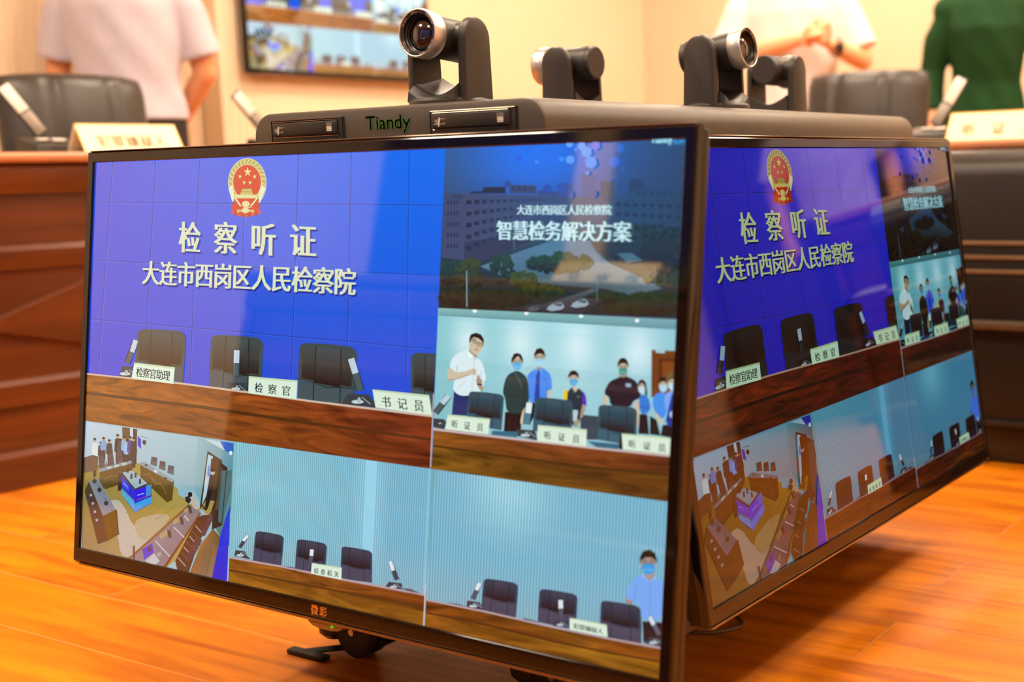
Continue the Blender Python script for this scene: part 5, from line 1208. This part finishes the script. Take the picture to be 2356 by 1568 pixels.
    if female:
        add_tube(bm, [(0, 0, z0), (0, 0, z0+.05*k), (0, -.004, 1.04*k), (0, -.012, 1.15*k), (0, -.016, 1.25*k), (0, -.004, 1.34*k), (0, .004, 1.39*k), (0, .008, 1.43*k), (0, .008, 1.465*k)],
                 [(.186*k, .140*k), (.182*k, .136*k), (.138*k, .112*k), (.150*k, .122*k), (.162*k, .132*k), (.164*k, .106*k), (.140*k, .088*k), (.088*k, .074*k), (.062*k, .062*k)], 26)
    else:
        add_tube(bm, [(0, .004, z0), (0, .002, z0+.06*k), (0, -.004, 1.02*k), (0, -.010, 1.14*k), (0, -.008, 1.27*k), (0, .002, 1.345*k), (0, .006, 1.395*k), (0, .010, 1.435*k), (0, .006, 1.475*k)],
                 [(.180*k+hemflare, .132*k+hemflare*.6), (.178*k+hemflare*.6, .13*k), (.172*k, .126*k), (.178*k, .124*k), (.192*k, .124*k), (.192*k, .108*k), (.162*k, .092*k), (.098*k, .080*k), (.066*k, .068*k)], 26)
    for s, shp, el, wr in AR:
        add_ball(bm, shp+Vector((-s*.006*k, 0, .0)), .0625*k if short else .0645*k, 16)
        if short:
            q = shp.lerp(el, sleeve); d = (el-shp).normalized()
            add_tube(bm, [shp-Vector((s*.075*k, 0, .012*k)), shp-Vector((s*.02*k, 0, .016*k)), shp.lerp(el, .22), shp.lerp(el, .5), q], [.052*k, .060*k, .068*k, .072*k, .077*k], 18)
        else:
            add_tube(bm, [shp-Vector((s*.07*k, 0, .012*k)), shp-Vector((s*.015*k, 0, .014*k)), shp.lerp(el, .5), el, el.lerp(wr, .4), el.lerp(wr, .72)], [.052*k, .062*k, .062*k, .054*k, .048*k, .046*k], 18)
    shn = 'tunic' if female else 'shirt'
    so = from_bm(shn, bm, top, t); remesh(so, .0075, 6)
    # gentle cloth folds
    for v in so.data.vertices:
        c = v.co; a = math.atan2(c.y, c.x); f = .0035*math.sin(9*c.z/k*3+4*a)*math.sin(3*a+2*c.z*5)+.004*math.sin(7*a+3*c.z)*max(0, (1.12*k-c.z))/.3
        v.co += Vector((c.x, c.y, 0)).normalized()*f*k
    bm = bmesh.new()
    for s in (-1, 1):
        if female: add_tube(bm, [(s*.0, -.075*k, 1.415*k), (s*.05*k, -.035*k, 1.45*k), (s*.052*k, .05*k, 1.475*k), (0, .078*k, 1.48*k)], [(.006, .02), (.006, .024), (.006, .024), (.006, .024)], 8)
        else: add_tube(bm, [(s*.012*k, -.082*k, 1.40*k), (s*.060*k, -.050*k, 1.445*k), (s*.066*k, .03*k, 1.475*k), (0, .078*k, 1.485*k)], [(.006, .028), (.007, .026), (.007, .024), (.007, .022)], 8)
    from_bm('collar', bm, top, so, autosmooth=60)
    if not female:
        for i in range(6):
            bm = bmesh.new(); z = 1.36*k-i*.075*k; add_lathe(bm, [(0, 0), (.0055, 0), (.0055, .003), (0, .003)], 'y', (0, -.136*k-(.004 if i in (1, 2, 3) else -.008), z), 10)
            from_bm('button', bm, top, so)
        bm = bmesh.new(); add_tube(bm, [(.160*k*math.cos(a), .116*k*math.sin(a), .985*k) for a in [2*PI*i/32 for i in range(33)]], [(.004, .018)]*33, 8, caps=False); from_bm('belt', bm, M['belt'], tr)
    for s in (-1, 1):
        bm = bmesh.new(); add_tube(bm, [(s*.10*k, .075*k, .04*k), (s*.10*k, .03*k, .05*k), (s*.104*k, -.04*k, .046*k), (s*.108*k, -.12*k, .034*k), (s*.11*k, -.185*k, .026*k)], [(.034*k, .036*k), (.040*k, .048*k), (.043*k, .045*k), (.050*k, .033*k), (.034*k, .024*k)], 14)
        from_bm('shoe', bm, M['belt'], t, smooth=True)
    t['_arms'] = [tuple(a[3]) for a in AR]
    return t, AR, k
# man at the left: hands behind his back
pm = place(306, 4.45)
face = math.atan2(CAM.x-pm.x, -(CAM.y-pm.y))      # rotation that looks at the camera
m1, _, _ = make_person('person in a loose lavender-white short-sleeved shirt and dark trousers, hands behind the back, at left', (pm.x, pm.y, 0), face-math.radians(14), 1.72, M['skin'], M['shirtlav'],
    [((-.245, .05, 1.06), (-.11, .165, .88), (.8, .2, -.5), (0, 1, 0), .35), ((.245, .05, 1.06), (.11, .165, .88), (-.8, .2, -.5), (0, 1, 0), .35)], top_z=(.90, .9), hemflare=.012, sleeve=.80)
pw = place(1826, 5.25)
face = math.atan2(CAM.x-pw.x, -(CAM.y-pw.y))
m2, AR2, k2 = make_person('person in a white short-sleeved shirt clasping both hands, wearing a dark watch', (pw.x, pw.y, 0), face, 1.74, M['skin2'], M['shirtwhite'],
    [((-.27, -.03, 1.105), (.03, -.225, 1.155), (.95, -.25, .15), (0, 1, -.2), .55), ((.275, -.03, 1.085), (.15, -.215, 1.130), (-.9, -.2, .35), (0, 1, .1), .6)], top_z=(.90, .9))
el, wr = AR2[1][2], AR2[1][3]; q = wr.lerp(el, .12); dd = (el-wr).normalized()
bm = bmesh.new(); rt = dd.to_track_quat('Z', 'Y').to_matrix()
add_lathe(bm, [(.030, -.009), (.033, -.008), (.033, .008), (.030, .009)], 'z', q, 24, rt); add_lathe(bm, [(0, .030), (.016, .030), (.018, .036), (.016, .042), (0, .042)], 'y', q+Vector((0, -.075, 0)), 20)
from_bm('wrist_watch', bm, M['rubber'], m2, autosmooth=40)
pg = place(2268, 5.1)
face = math.atan2(CAM.x-pg.x, -(CAM.y-pg.y))
m3, AR3, k3 = make_person('person in a fitted bottle-green tunic with arms hanging down, at the right edge', (pg.x, pg.y, 0), face+math.radians(4), 1.64, M['skin2'], M['dress'],
    [((-.218, .02, 1.10), (-.215, -.05, .86), (.02, -.15, -1), (1, 0, 0), .3), ((.245, .02, 1.10), (.235, -.05, .86), (-.02, -.15, -1), (-1, 0, 0), .3)], female=True, top_z=(.78, .9), short=False)
el, wr = AR3[1][2], AR3[1][3]; q = el.lerp(wr, .80); dd = (wr-el).normalized(); bm = bmesh.new()
add_lathe(bm, [(.031, -.003), (.034, -.003), (.034, .003), (.031, .003), (.031, -.003)], 'z', q, 24, dd.to_track_quat('Z', 'Y').to_matrix()); from_bm('bangle', bm, M['cardedge'], m3, autosmooth=40)
m4, _, _ = make_person('person in a lavender shirt by the brown door, mirrored in the side screen', (1.98, 3.80, 0), math.radians(-22), 1.72, M['skin'], M['shirtlav'],
    [((-.265, .03, 1.10), (-.25, -.07, .87), (.05, -.2, -1), (1, 0, 0), .4), ((.265, .03, 1.10), (.25, -.07, .87), (-.05, -.2, -1), (-1, 0, 0), .4)], top_z=(.87, .9))
for o in list(bpy.data.objects):
    if '_arms' in o: del o['_arms']
for o in [o for o in bpy.data.objects if o.name.startswith('tmp')]: bpy.data.objects.remove(o)
